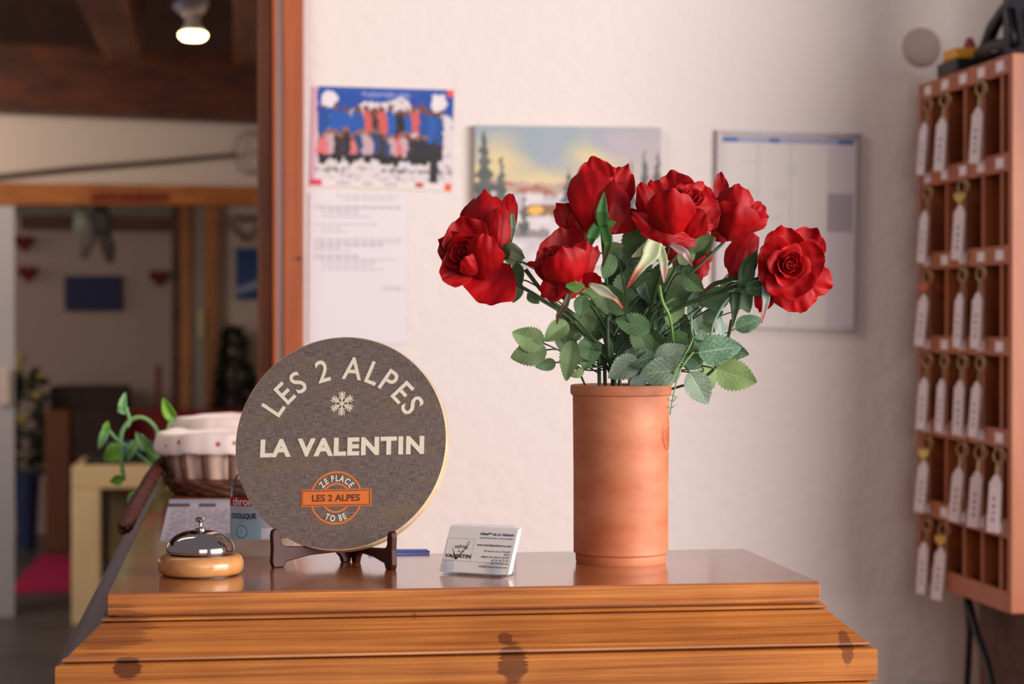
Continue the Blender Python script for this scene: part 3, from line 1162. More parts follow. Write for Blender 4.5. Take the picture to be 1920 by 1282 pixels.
def basket(px, dist, rad, ztop, ay, label, seed):
    random.seed(seed)
    c = at(px, 800, dist)
    root = thing('bread_basket', label, 'basket', (c.x, c.y, ZT), (0, 0, 0), 'cloth lined baskets on the counter')
    h = ztop - ZT
    b = MB()   # woven bowl: stacked coils
    nr = 4
    for j in range(nr):
        z = 0.006 + j * (h * 0.22) / nr
        r0 = rad * (0.80 + 0.16 * j / nr)
        pts = []
        for i in range(72):
            a = i / 72 * 2 * PI
            wv = math.sin(i * PI * 0.5 + j * PI) * 0.003
            pts.append(V(((r0 + wv) * math.cos(a), (r0 + wv) * ay * math.sin(a), z)))
        b.tube(pts, 0.0055, 6, closed=True)
    b.lathe([(0, 0.0015), (rad * .78, 0.0015), (rad * .84, h * .24), (rad * .82, h * .24), (rad * .75, 0.006), (0, 0.006)], seg=48, ay=ay)
    b.build('wicker_bowl', M['wicker'], root, smooth=True)
    b = MB()   # upright stakes
    for i in range(16):
        a = i / 16 * 2 * PI
        p0 = V((rad * .86 * math.cos(a), rad * .86 * ay * math.sin(a), h * 0.12))
        p1 = V((rad * 1.0 * math.cos(a), rad * 1.0 * ay * math.sin(a), h * .93))
        b.tube([p0, (p0 + p1) / 2 + V((0.004 * math.cos(a), 0.004 * math.sin(a), 0)), p1], 0.003, 6)
    b.build('stakes', M['wicker'], root, smooth=True)
    b = MB()   # pleated liner inside the stakes
    def lf(u, v):
        a = u * 2 * PI
        pl = 0.006 * math.sin(a * 16 + math.sin(a * 5))
        r = rad * (0.86 + 0.12 * v) + pl - 0.004
        return (r * math.cos(a), r * ay * math.sin(a), h * (0.20 + 0.70 * v))
    b.grid(lf, 220, 6, wrap=True)
    b.build('pleated_liner', M['linen_in'], root, smooth=True)
    b = MB()   # folded-over cuff
    def cf(u, v):
        a = u * 2 * PI
        wob = noise.noise(V((math.cos(a) * 2.2 + seed, math.sin(a) * 2.2, 0.3)))
        wob2 = noise.noise(V((math.cos(a) * 6 + seed, math.sin(a) * 6, 1.3)))
        prof = [(0.86, .80), (0.95, .97), (1.01, 1.01), (1.06, .99), (1.09, .89), (1.11, .78), (1.105, .68)]
        t = v * (len(prof) - 1)
        i = min(int(t), len(prof) - 2)
        f = t - i
        pr_ = prof[i][0] * (1 - f) + prof[i + 1][0] * f
        pz = prof[i][1] * (1 - f) + prof[i + 1][1] * f
        r = rad * (pr_ + 0.03 * wob * v + .035 * wob2 * v)
        return (r * math.cos(a), r * ay * math.sin(a), h * (pz + 0.05 * wob + .03 * wob2 * v))
    b.grid(cf, 120, 14, wrap=True)
    b.build('linen_cuff', M['linen_dots'], root, smooth=True, solid=0.0015)
    return root
basket(432, 3.26, 0.108, ZT + 0.098, 0.85, 'bread basket lined with spotted pale cloth, the nearer of the two behind the sign', 2)
basket(452, 3.66, 0.112, ZT + 0.103, 0.85, 'farther bread basket, only its white cloth cuff rising behind the nearer one', 5)
# braided strand over the left counter edge
pts = [at(305, 868, 3.30), at(285, 895, 3.16), at(268, 925, 3.02), at(250, 955, 2.9), at(238, 978, 2.82), at(232, 992, 2.78)]
b = MB()
P_ = []
for i in range(41):
    t = i / 40 * 5
    k = min(int(t), 4)
    P_.append(pts[k].lerp(pts[k + 1], t - k))
for s_ in range(3):
    tr = []
    rr = []
    for i, p in enumerate(P_):
        a = i * 0.9 + s_ * 2 * PI / 3
        tr.append(p + cr * math.cos(a) * 0.0055 + V((0, 0, 1)) * math.sin(a) * 0.0055)
        rr.append(0.0065 if i < 38 else 0.0035)
    b.tube(tr, rr, 8)
o = b.build('braided_handle', plain('dark_braid', (78, 34, 26), 0.6, var=0.5, vscale=120), off=pts[0], smooth=True)
tag(o, 'dark brown braided strand hanging past the counter edge left of the basket', 'braid')

# ------------------------------------------------------------------ terracotta pot
pf_ = on_z(1164, 1063, ZT)
pdir = V((pf_.x, pf_.y, 0)).normalized()
PR = 0.0545
pc = pf_ + pdir * 0.052
PC = V((pc.x, pc.y, ZT))


def terracotta():
    m, nt, b = mat_new('terracotta')
    N = nt.nodes.new
    tc = N('ShaderNodeTexCoord')
    n = N('ShaderNodeTexNoise')
    n.inputs['Scale'].default_value = 14
    n.inputs['Detail'].default_value = 6
    mp = N('ShaderNodeMapping')
    mp.inputs['Scale'].default_value = (1, 1, 2.2)
    L(nt, tc.outputs['Object'], mp.inputs[0])
    L(nt, mp.outputs[0], n.inputs['Vector'])
    r = N('ShaderNodeValToRGB')
    r.color_ramp.elements[0].position = 0.3
    r.color_ramp.elements[1].position = 0.75
    r.color_ramp.elements[0].color = (*lin((188, 98, 58)), 1)
    r.color_ramp.elements[1].color = (*lin((216, 142, 104)), 1)
    L(nt, n.outputs['Fac'], r.inputs['Fac'])
    L(nt, r.outputs['Color'], b.inputs['Base Color'])
    b.inputs['Roughness'].default_value = 0.55
    n2 = N('ShaderNodeTexNoise')
    n2.inputs['Scale'].default_value = 400
    bp = N('ShaderNodeBump')
    bp.inputs['Strength'].default_value = 0.15
    bp.inputs['Distance'].default_value = 0.001
    L(nt, tc.outputs['Object'], n2.inputs['Vector'])
    L(nt, n2.outputs['Fac'], bp.inputs['Height'])
    L(nt, bp.outputs['Normal'], b.inputs['Normal'])
    return m


M['terra'] = terracotta()
pot = thing('terracotta_pot', 'tall cylindrical terracotta pot on the counter holding the red roses', 'pot', PC)
HP = 0.2005
prof = [(0, 0), (0.0500, 0), (0.0510, 0.002), (0.0512, 0.0095), (0.0535, 0.012), (0.0536, 0.10), (0.0545, 0.188), (0.0565, 0.1895), (0.0572, 0.192),
        (0.0572, 0.197), (0.0565, HP - .0005), (0.0545, HP), (0.0505, HP - 0.001), (0.0495, 0.19), (0.049, 0.008), (0, 0.008)]
b = MB()
b.lathe(prof, seg=96)
b.build('pot_body', M['terra'], pot, smooth=True, auto=35)
b = MB()   # stamped round relief on the right side
ang = R_(-28)
for (r0, rr) in ((0.0135, 0.0006), (0.011, 0.0005)):
    pts = []
    for i in range(40):
        t = i / 40 * 2 * PI
        a = ang + r0 * math.cos(t) / 0.0542
        pts.append(V((0.0542 * math.cos(a), 0.0542 * math.sin(a), 0.146 + 1.3 * r0 * math.sin(t))))
    b.tube(pts, rr, 6, closed=True)
for k in range(7):
    t = k / 7 * 2 * PI
    a = ang + 0.005 * math.cos(t) / 0.0542
    b.lathe([(0, -0.0016), (0.0012, 0), (0, 0.0016)], (0.0542 * math.cos(a), 0.0542 * math.sin(a), 0.146 + .007 * math.sin(t)), 8)
b.build('stamped_relief', M['terra'], pot, smooth=True)
# ------------------------------------------------------------------ roses
def petal_mat():
    m, nt, b = mat_new('rose_petal')
    N = nt.nodes.new
    tc = N('ShaderNodeTexCoord')
    n = N('ShaderNodeTexNoise')
    n.inputs['Scale'].default_value = 30
    n.inputs['Detail'].default_value = 3
    L(nt, tc.outputs['Object'], n.inputs['Vector'])
    r = N('ShaderNodeValToRGB')
    r.color_ramp.elements[0].position = 0.3
    r.color_ramp.elements[1].position = 0.75
    r.color_ramp.elements[0].color = (*lin((140, 4, 12)), 1)
    r.color_ramp.elements[1].color = (*lin((196, 12, 18)), 1)
    L(nt, n.outputs['Fac'], r.inputs['Fac'])
    L(nt, r.outputs['Color'], b.inputs['Base Color'])
    b.inputs['Roughness'].default_value = 0.5
    b.inputs['Specular IOR Level'].default_value = 0.22
    b.inputs['Sheen Weight'].default_value = 0.03
    b.inputs['Sheen Tint'].default_value = (1, .3, .4, 1)
    n2 = N('ShaderNodeTexNoise')
    n2.inputs['Scale'].default_value = 900
    bp = N('ShaderNodeBump')
    bp.inputs['Strength'].default_value = 0.2
    bp.inputs['Distance'].default_value = 0.0004
    L(nt, tc.outputs['Object'], n2.inputs['Vector'])
    L(nt, n2.outputs['Fac'], bp.inputs['Height'])
    L(nt, bp.outputs['Normal'], b.inputs['Normal'])
    tr = N('ShaderNodeBsdfTranslucent')
    tr.inputs['Color'].default_value = (*lin((206, 14, 26)), 1)
    ms = N('ShaderNodeMixShader')
    ms.inputs[0].default_value = 0.10
    L(nt, b.outputs[0], ms.inputs[1])
    L(nt, tr.outputs[0], ms.inputs[2])
    L(nt, ms.outputs[0], nt.nodes['Material Output'].inputs['Surface'])
    return m


M['petal'] = petal_mat()
M['stem'] = plain('green_stem', (54, 78, 44), 0.5, var=0.25, vscale=60)
M['stem_light'] = plain('light_green_stem', (120, 160, 84), 0.5)


def cam_vec(x, y, z):
    return (cr * x + cu * y + cb * z).normalized()


def petal_fn(rng, th, rt, h, W, curl, open_, droop, Rr, F):
    """returns surface(u,v) in flower space, scaled by Rr and turned by frame F"""
    ph1, ph2, ph3 = rng.uniform(0, 6), rng.uniform(0, 6), rng.uniform(0, 6)
    asym = rng.uniform(-.12, .12)
    def fn(u, v):
        uu = 2 * u - 1
        lim = 1 - 0.34 * abs(uu) ** 3.2 + 0.05 * math.exp(-(uu * 5) ** 2) + asym * uu * 0.6 + 0.012 * math.sin(uu * 31 + ph3)
        vv = v * lim
        prof = 0.42 + 0.58 * math.sin(min(1, vv * 1.1) * PI / 2)
        a = th + uu * W * prof
        r = rt * (1 - max(0, 1 - vv) ** 2.1) * open_ + 0.03
        z = h * vv ** 1.25
        t = max(0, (vv - 0.62) / 0.38)
        r += curl * t * t
        z -= curl * droop * t ** 2.2
        e = max(0, abs(uu) - .45) / .55
        r += curl * 0.35 * e * e * vv
        ruf = vv ** 4 * 0.075 * (0.4 + curl)
        r += ruf * math.sin(uu * 4.5 + ph1) + ruf * .4 * math.sin(uu * 10 + ph2)
        z += ruf * 1.1 * math.sin(uu * 5 + ph2)
        return F @ V((r * math.cos(a) * Rr, r * math.sin(a) * Rr, z * Rr))
    return fn


GR = 'red fabric roses in the terracotta pot'


def ipetal(rng, off, bx, by, bd, tx, ty, td, W, cup, bulge=.08, lip=.06, wb=.38, broad=.66):
    """one big outer petal from its base to its tip, W = half width, cup > 0 bulges toward the viewer"""
    B, T = at(bx, by, bd) - off, at(tx, ty, td) - off
    ax = T - B
    Lm = ax.length
    d = ax.normalized()
    s_ = d.cross(cb).normalized()
    n = s_.cross(d).normalized()
    if n.dot(cb) < 0:
        n = -n
    Wm = W * bd / FPX
    p1, p2, p3 = rng.uniform(0, 6), rng.uniform(0, 6), rng.uniform(0, 6)
    tilt = rng.uniform(-.10, .10)
    sg = 1 if cup > 0 else -1
    def fn(u, v):
        uu = 2 * u - 1
        lim = 1 - .30 * abs(uu) ** 2.6 + .05 * math.exp(-(uu * 6) ** 2) + tilt * uu + .022 * math.sin(uu * 9 + p1) + .010 * math.sin(uu * 23 + p2) + .006 * math.sin(uu * 47 + p3)
        vv = v * lim
        if vv < broad:
            k = wb + (1 - wb) * math.sin(vv / broad * PI / 2)
        else:
            k = 1 - .16 * ((vv - broad) / (1.06 - broad)) ** 2
        x = uu * Wm * k
        z = bulge * Lm * math.sin(PI * min(1, vv)) - cup * Wm * (abs(uu) ** 1.8) * (.45 + .55 * math.sin(PI * min(1, vv * .9)))
        t = max(0, (vv - .72) / .28)
        z += -sg * lip * Lm * t * t
        r = vv ** 5 * Wm * .085
        z += r * math.sin(uu * 5 + p1) + r * .5 * math.sin(uu * 11 + p3)
        q = V((uu * 1.3 + p1 * 9, vv * 1.6, p2))
        z += Wm * .16 * noise.noise(q) * vv + Wm * .05 * noise.noise(q * 3.1)
        x += Wm * .05 * noise.noise(q * 2.0 + V((5, 5, 5))) * vv
        return B + d * (Lm * vv) + s_ * x + n * z
    return fn


def frame_of(axis, spin):
    q = axis.to_track_quat('Z', 'Y')
    return (q.to_matrix() @ Matrix.Rotation(spin, 3, 'Z'))


def make_rose(px, py, Rpx, ax, dist, label, seed, spin=0.0, extra=(), nring=3, openness=1.0, pets=()):
    rng = random.Random(seed)
    root = thing('red_rose', label, 'rose', PC + V((0, 0, 0.01)), (0, 0, 0), GR)
    off = root.location.copy()
    axis = cam_vec(*ax)
    Rr = Rpx * dist / FPX
    cen = at(px, py, dist)
    base = cen - axis * Rr * 0.55
    F3 = frame_of(axis, spin)
    F = Matrix.Translation(base - off) @ F3.to_4x4()
    bl = MB()
    # tight heart: spiral sheet
    def core(u, v):
        a = u * 2 * PI * 2.6
        rr = (0.05 + 0.17 * u) * (0.55 + 0.45 * math.sin(min(1, v * 1.2) * PI / 2)) + 0.02 * math.sin(a * 1.3) * v
        z = 0.15 + (0.74 - 0.05 * u + 0.035 * math.sin(a * 1.7 + seed)) * v
        return F @ V((rr * math.cos(a) * Rr, rr * math.sin(a) * Rr, z * Rr))
    bl.grid(core, 90, 8)
    bo_ = bl.build('blossom', M['petal'], root, smooth=True, solid=0.0007)
    rings = [(3, .27, .92, 1.25, .03, .0), (3, .44, .98, 1.25, .10, .4), (4, .64, .98, 1.0, .24, .8), (5, .88, .84, .84, .36, .9), (3, 1.0, .56, .80, .34, 1.1)]
    for ri, (cnt, rt, h, W, curl, droop) in enumerate(rings):
        if ri >= nring:
            continue
        for k in range(cnt):
            th = ri * 0.9 + k * 2 * PI / cnt + rng.uniform(-.14, .14)
            pb = MB()
            fn = petal_fn(rng, th, rt * rng.uniform(.88, 1.1), h * rng.uniform(.88, 1.08), W, curl * rng.uniform(.6, 1.25), openness if ri > 1 else 1, droop, Rr, F)
            pb.grid(fn, 16, 14)
            pb.build('petal', M['petal'], bo_, smooth=True, solid=0.0007, sub=1 if ri > 1 else 0)
    for (th, rt, h, W, curl, droop) in extra:
        pb = MB()
        pb.grid(petal_fn(rng, th, rt, h, W, curl, 1, droop, Rr, F), 18, 16)
        pb.build('petal', M['petal'], bo_, smooth=True, solid=0.0007, sub=1)
    for q_ in pets:
        pb = MB()
        pb.grid(ipetal(rng, off, *q_), 22, 20)
        pb.build('petal', M['petal'], bo_, smooth=True, solid=0.0007, sub=1)
    # calyx bulb + sepals
    cb_ = MB()
    n0 = len(cb_.v)
    cb_.lathe([(0.02, -.20), (0.09, -.18), (0.15, -.10), (0.17, 0), (0.15, .08), (0.08, .12)], seg=20)
    for i in range(n0, len(cb_.v)):
        cb_.v[i] = F @ (cb_.v[i] * Rr)
    cb_.build('calyx', M['stem'], root, smooth=True)
    for k in range(5):
        sb = MB()
        th = k * 2 * PI / 5 + rng.uniform(-.2, .2)
        bend = rng.uniform(-.2, .8)
        c0 = (64 + rng.randint(-8, 14), 98 + rng.randint(-8, 20), 56)
        def sf(u, v):
            uu = 2 * u - 1
            wdt = 0.17 * max(0, math.sin(PI * min(1, (v * .9 + .12)))) ** .8
            r = 0.14 + 0.55 * v
            z = 0.02 + (0.30 - bend * v) * v
            a = th + uu * wdt / max(r, .15)
            return F @ V((r * math.cos(a) * Rr, r * math.sin(a) * Rr, (z + .05 * uu * uu) * Rr))
        sb.grid(sf, 6, 10, colfn=lambda u, v: lin(c0))
        sb.build('sepal', M['sepal'], root, smooth=True, solid=0.0005)
    # stem
    p3 = base - axis * Rr * 0.15 - off
    p2 = p3 - axis * Rr * 1.1 + V((0, 0, -0.012))
    j = V((rng.uniform(-.022, .022), rng.uniform(-.022, .022), 0))
    p0 = j * 0.8
    m0 = V((j.x * 1.3, j.y * 1.3, HP + 0.02))
    pts = bez(p0, V((p0.x, p0.y, 0.10)), V((m0.x, m0.y, HP * .8)), m0, 6)[:-1] + bez(m0, m0 + V(((p3.x - m0.x) * .15, (p3.y - m0.y) * .15, 0.06)), p2, p3, 14)
    sb = MB()
    sb.tube(pts, [0.0024 - 0.0006 * i / len(pts) for i in range(len(pts))], 10)
    sb.build('stem', M['stem'], root, smooth=True)
    return root, off, pts


ROSES = []
def add(*a, **k):
    ROSES.append(make_rose(*a, **k) + (a[0],))


add(872, 474, 44, (-.42, .18, .88), 2.235, 'leftmost red rose, open toward the viewer with one big petal hanging below it', 11, 0.4, pets=[
    (884, 500, 2.265, 862, 408, 2.25, 46, -.35), (890, 490, 2.26, 824, 450, 2.25, 34, -.3), (895, 495, 2.25, 822, 512, 2.235, 34, -.25, .05, .12),
    (905, 524, 2.24, 914, 446, 2.205, 36, .5, .14), (898, 512, 2.235, 872, 484, 2.212, 24, .5, .16), (920, 510, 2.285, 910, 362, 2.29, 46, .35, .08, .05),
    (905, 480, 2.30, 892, 376, 2.30, 34, .2), (935, 490, 2.275, 932, 392, 2.27, 26, .5, .1), (945, 474, 2.30, 955, 360, 2.315, 20, .7, .05, .1), (930, 488, 2.27, 902, 570, 2.23, 56, -.12, .06, .08, .5, .75)])
add(1044, 484, 34, (-.45, .62, .62), 2.24, 'red rose low at the front left of the bunch, cup opened to upper left', 13, 2.1, pets=[
    (1062, 538, 2.265, 1054, 430, 2.265, 48, -.4), (1058, 540, 2.25, 1012, 470, 2.25, 30, -.3), (1070, 548, 2.24, 1056, 470, 2.205, 48, .5, .14, .08),
    (1084, 544, 2.24, 1096, 452, 2.235, 28, .4), (1066, 525, 2.24, 1016, 552, 2.235, 26, .3), (1078, 530, 2.235, 1128, 520, 2.22, 15, .2, .05, -.1), (1095, 520, 2.23, 1048, 556, 2.225, 20, .3),
    (1020, 498, 2.24, 988, 494, 2.24, 6, .3), (1092, 520, 2.25, 1118, 462, 2.25, 14, .4)])
add(1128, 352, 40, (.05, .96, -.15), 2.33, 'topmost red rose of the bunch, seen from behind with its green sepals showing', 14, .2, pets=[
    (1125, 434, 2.27, 1098, 316, 2.29, 46, .4, .12, .04, .45), (1138, 434, 2.26, 1152, 342, 2.28, 38, .4, .12, .05, .45), (1122, 410, 2.33, 1108, 300, 2.34, 40, -.3),
    (1140, 415, 2.33, 1176, 316, 2.34, 30, -.3), (1102, 446, 2.30, 1046, 384, 2.30, 27, -.3, .05, .08, .4), (1100, 452, 2.285, 1072, 400, 2.285, 17, .5), (1142, 432, 2.29, 1198, 398, 2.29, 24, .3),
    (1088, 360, 2.31, 1066, 354, 2.31, 4, .3), (1130, 360, 2.35, 1150, 318, 2.36, 30, -.2)])
add(1290, 372, 36, (.35, .62, .70), 2.255, 'largest red rose at the top centre, tilted up to the right', 15, 1.4, pets=[
    (1272, 430, 2.29, 1256, 326, 2.30, 42, -.3), (1286, 425, 2.28, 1318, 346, 2.29, 38, -.3), (1290, 430, 2.265, 1346, 384, 2.265, 32, -.2), (1256, 452, 2.25, 1262, 360, 2.205, 46, .5, .14, .06),
    (1276, 450, 2.25, 1318, 398, 2.225, 28, .4), (1232, 436, 2.26, 1200, 346, 2.25, 22, .5, .08, .06), (1240, 444, 2.25, 1188, 400, 2.235, 16, .4), (1244, 440, 2.275, 1222, 340, 2.275, 28, .3),
    (1258, 418, 2.24, 1250, 460, 2.235, 54, .3, .1, .05, .8), (1288, 428, 2.25, 1338, 424, 2.25, 16, .3, .05, .15)])
add(1388, 400, 34, (.40, .86, .05), 2.36, 'red rose seen from the side between the large top bloom and the rightmost one', 16, .7, nring=2, pets=[
    (1354, 410, 2.37, 1350, 326, 2.38, 15, -.4), (1376, 446, 2.35, 1388, 350, 2.335, 38, .5, .12), (1362, 452, 2.335, 1384, 386, 2.30, 50, .5, .14), (1392, 440, 2.34, 1428, 380, 2.34, 26, .4),
    (1370, 425, 2.33, 1336, 446, 2.33, 20, .3), (1412, 436, 2.29, 1370, 516, 2.27, 31, .3, .1, .02, .5), (1395, 430, 2.33, 1440, 404, 2.33, 18, .3), (1375, 420, 2.36, 1340, 372, 2.36, 26, .3)])
add(1478, 497, 44, (.14, .03, .99), 2.225, 'rightmost red rose facing the viewer with its dark spiral heart', 17, 2.6, pets=[
    (1482, 502, 2.25, 1418, 484, 2.235, 50, -.3, .05, .1, .5), (1480, 508, 2.255, 1462, 424, 2.245, 38, -.3, .05, .1, .5), (1485, 505, 2.26, 1528, 430, 2.255, 38, -.2, .05, .08, .5), (1478, 500, 2.245, 1546, 486, 2.235, 42, -.3, .05, .1, .5),
    (1478, 492, 2.24, 1486, 560, 2.225, 50, -.2, .05, .12, .5), (1478, 510, 2.268, 1500, 584, 2.265, 42, .2, .05, .05, .6), (1490, 510, 2.27, 1558, 540, 2.268, 32, .2, .05, .05, .5), (1470, 505, 2.262, 1440, 552, 2.255, 30, .1),
    (1446, 520, 2.28, 1426, 582, 2.275, 20, .3)])
add(1296, 476, 22, (.1, -.9, -.2), 2.39, 'small drooping red bloom hidden low behind the largest rose', 18, 0, nring=2, pets=[
    (1292, 462, 2.38, 1266, 500, 2.37, 26, .3), (1302, 462, 2.375, 1314, 522, 2.36, 22, .4), (1320, 500, 2.38, 1334, 470, 2.38, 9, .3), (1275, 460, 2.38, 1246, 486, 2.38, 16, .3)])

# ------------------------------------------------------------------ leaves: (x, y, length, tip angle, tone)
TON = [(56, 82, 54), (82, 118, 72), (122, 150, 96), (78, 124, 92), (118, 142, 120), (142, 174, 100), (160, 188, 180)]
VEI = [.12, .25, .22, .85, .95, .65, .4]
LV = [
    (990, 633, 64, 160, 2), (991, 663, 70, 192, 2), (1022, 683, 42, 190, 1), (1043, 622, 58, 215, 2), (1074, 612, 62, 60, 2), (1068, 676, 78, 262, 2), (1103, 662, 66, 255, 1), (1052, 640, 40, 130, 4),
    (1082, 700, 30, 210, 5), (968, 548, 42, 255, 1), (960, 484, 44, 160, 2), (972, 515, 44, 280, 1), (1000, 560, 30, 320, 1), (1075, 655, 50, 100, 1), (1060, 590, 44, 140, 2),
    (1190, 452, 74, 112, 1), (1166, 484, 66, 75, 0), (1160, 520, 74, 95, 0), (1172, 548, 78, 268, 1), (1205, 500, 60, 60, 3), (1212, 540, 66, 290, 3), (1150, 575, 60, 200, 0), (1130, 545, 50, 160, 1),
    (1120, 580, 56, 240, 2), (1142, 610, 62, 280, 0), (1186, 608, 70, 165, 1), (1172, 640, 60, 220, 0), (1205, 640, 66, 300, 1), (1225, 600, 66, 250, 3), (1240, 565, 60, 110, 3), (1250, 620, 66, 270, 3),
    (1282, 505, 60, 70, 3), (1278, 555, 66, 30, 1), (1262, 585, 56, 250, 2), (1272, 615, 66, 262, 2), (1303, 598, 64, 285, 4), (1310, 560, 50, 200, 3), (1232, 520, 56, 80, 1), (1260, 528, 56, 250, 2),
    (1215, 575, 60, 90, 0), (1195, 580, 60, 300, 0), (1168, 690, 68, 215, 4), (1192, 706, 46, 235, 4), (1205, 675, 56, 200, 3), (1238, 697, 78, 185, 4), (1258, 664, 66, 30, 4), (1292, 668, 60, 140, 3),
    (1318, 640, 50, 100, 3), (1350, 655, 84, 8, 3), (1376, 656, 60, 340, 3), (1380, 704, 82, 342, 5), (1310, 728, 70, 300, 4), (1328, 700, 58, 285, 5), (1404, 606, 54, 22, 3), (1352, 612, 40, 95, 6),
    (1335, 590, 44, 20, 0), (1322, 612, 44, 330, 1), (1290, 630, 50, 300, 1), (1148, 640, 50, 130, 0), (1120, 615, 50, 70, 1), (1100, 600, 52, 300, 2), (1135, 665, 46, 250, 0), (1230, 640, 60, 320, 1),
    (1265, 640, 56, 200, 1), (1340, 560, 60, 200, 1), (1375, 548, 56, 150, 1), (1362, 535, 46, 85, 0), (1395, 560, 58, 290, 1), (1170, 425, 40, 330, 2), (1150, 466, 40, 20, 2), (1220, 470, 50, 130, 1),
    (1290, 470, 60, 60, 2), (1310, 450, 54, 250, 2), (1185, 520, 60, 200, 1), (1140, 500, 50, 250, 1), (1100, 545, 50, 330, 5), (1090, 575, 44, 260, 1), (1200, 715, 40, 20, 6), (1225, 712, 40, 160, 4),
    (1155, 560, 66, 120, 1), (1245, 590, 60, 60, 0), (1210, 620, 60, 110, 0), (1180, 660, 56, 280, 0), (1255, 560, 66, 300, 0), (1225, 660, 50, 70, 3), (1160, 600, 60, 20, 0), (1300, 530, 50, 320, 1),
]
rl = random.Random(5)
LB = [MB() for _ in ROSES]
PB = [MB() for _ in ROSES]
for (px, py, ln, an, tone) in LV:
    dep = 2.30 + rl.uniform(-.045, .06)
    front = (px, py) in ((1238, 697), (1258, 664), (1292, 668), (1350, 655), (1380, 704), (1310, 728), (990, 633), (991, 663), (1068, 676))
    if front:
        dep = 2.245 + rl.uniform(-.01, .01)
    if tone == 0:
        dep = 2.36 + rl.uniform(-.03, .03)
    # choose the rose whose stem passes nearest in the picture's x
    bi = min(range(len(ROSES)), key=lambda i: abs(ROSES[i][3] - (px + (px - 1190) * .35)))
    off = ROSES[bi][1]
    c = at(px, py, dep) - off
    a = R_(an)
    tz = rl.uniform(-.35, .35) if not front else rl.uniform(-.1, .1)
    d = cam_vec(math.cos(a), math.sin(a), tz)
    sd = d.cross(cb)
    sd = (sd.normalized() + cb * (rl.uniform(-.7, .7) if not front else rl.uniform(-.25, .25))).normalized()
    nn_ = sd.cross(d).normalized()
    if nn_.dot(cb) < 0:
        nn_ = -nn_
    Lm = ln * dep / FPX
    Wm = Lm * rl.uniform(.36, .43) * (1 if ln > 45 else .9)
    if (px, py) in ((1068, 676), (1352, 612), (1303, 598)):
        Wm *= .7
    fold = rl.uniform(.05, .22)
    curlv = rl.uniform(-.15, .22)
    phs = rl.uniform(0, 6)
    b0 = c - d * Lm / 2
    jit = rl.uniform(.88, 1.12)
    col = tuple(v * jit for v in lin(TON[tone])) + (VEI[tone],)

    def lf(u, v):
        uu = 2 * u - 1
        wv = max(0, math.sin(PI * min(1, v ** .80))) ** .72 * (1 + .075 * math.sin(v * 75 + (0 if uu > 0 else 1)) * abs(uu) ** 4)
        wv = wv * (1 - .18 * v)
        return b0 + d * (Lm * v) + sd * (uu * Wm * wv) + nn_ * (Lm * (fold * abs(uu) * wv * .5 - curlv * (v - .3) ** 2 + .02 * math.sin(v * 9 + phs) * uu))
    LB[bi].grid(lf, 12, 44, colfn=lambda u, v: col, uv=True)
    # petiole back toward the stems
    hub = at(1195 + (px - 1195) * .35, min(700, py + 70 if py < 640 else 690), 2.32) - off
    q1 = b0 - d * Lm * .45
    PB[bi].tube(bez(b0, q1, (q1 + hub) / 2, hub, 8) if abs(px - 1195) > 45 else [b0, b0 - d * Lm * .3], .0009, 6)
for i, (root, off, pts, px) in enumerate(ROSES):
    if LB[i].v:
        LB[i].build('foliage', M['leaf'], root, smooth=True)
        PB[i].build('twigs', M['stem'], root, smooth=True)


# long pale sepals that stand out: path, half widths, colours
def strip(ri, path, wid, c0, c1, name='sepal', label=None):
    root, off = ROSES[ri][0], ROSES[ri][1]
    P = [at(x, y, dd) - off for x, y, dd in path]
    b = MB()
    n = len(P) - 1
    def pos(t):
        t = t * n
        i = min(int(t), n - 1)
        return P[i].lerp(P[i + 1], t - i)
    def fn(u, v):
        p = pos(v)
        tg = (pos(min(1, v + .03)) - pos(max(0, v - .03))).normalized()
        s_ = tg.cross(cb).normalized()
        k = v * (len(wid) - 1)
        i = min(int(k), len(wid) - 2)
        w_ = (wid[i] * (1 - k + i) + wid[i + 1] * (k - i)) * 2.25 / FPX
        uu = 2 * u - 1
        return p + s_ * uu * w_ + cb * (abs(uu) * w_ * .35)
    def cf(u, v):
        k = max(0, (v - .45) / .4)
        k = min(1, k)
        return tuple(a * (1 - k) + b_ * k for a, b_ in zip(lin(c0), lin(c1)))
    b.grid(fn, 6, 18, colfn=cf)
    b.build(name, M['sepal'], root, smooth=True, solid=.0005, label=label)


CRM, RED, PNK = (196, 204, 160), (196, 82, 70), (208, 150, 150)
strip(3, [(1228, 452, 2.22), (1218, 480, 2.215), (1196, 508, 2.21), (1174, 542, 2.215)], [14, 17, 9, 6, 1], CRM, RED, label='cream sepal with a red tip')
strip(3, [(1222, 454, 2.225), (1200, 474, 2.22), (1184, 482, 2.22)], [9, 8, 1], CRM, CRM, label='cream sepal')
strip(3, [(1236, 462, 2.22), (1244, 492, 2.215), (1245, 530, 2.215)], [8, 9, 7, 1], (186, 196, 150), PNK, label='cream sepal with a pink tip')
strip(3, [(1256, 458, 2.23), (1284, 474, 2.22), (1298, 498, 2.225)], [3, 8, 6, 1], (214, 180, 176), (120, 80, 70), label='pale pink curled sepal')
strip(1, [(1104, 532, 2.22), (1134, 548, 2.215), (1154, 560, 2.21), (1168, 578, 2.215)], [3, 11, 6, 3, 1], (206, 206, 176), RED, label='cream sepal with a pink tip')
strip(1, [(1060, 535, 2.22), (1078, 538, 2.22), (1096, 536, 2.22)], [3, 12, 2], (96, 134, 58), (96, 134, 58))
strip(1, [(1068, 548, 2.225), (1060, 572, 2.225), (1046, 592, 2.23), (1044, 608, 2.235)], [5, 6, 4, 1], (96, 90, 70), (112, 80, 60))
strip(5, [(1436, 538, 2.235), (1436, 565, 2.23), (1428, 606, 2.235)], [7, 8, 5, 1], (168, 194, 178), (214, 130, 130), label='pale blue green sepal with a pink tip')
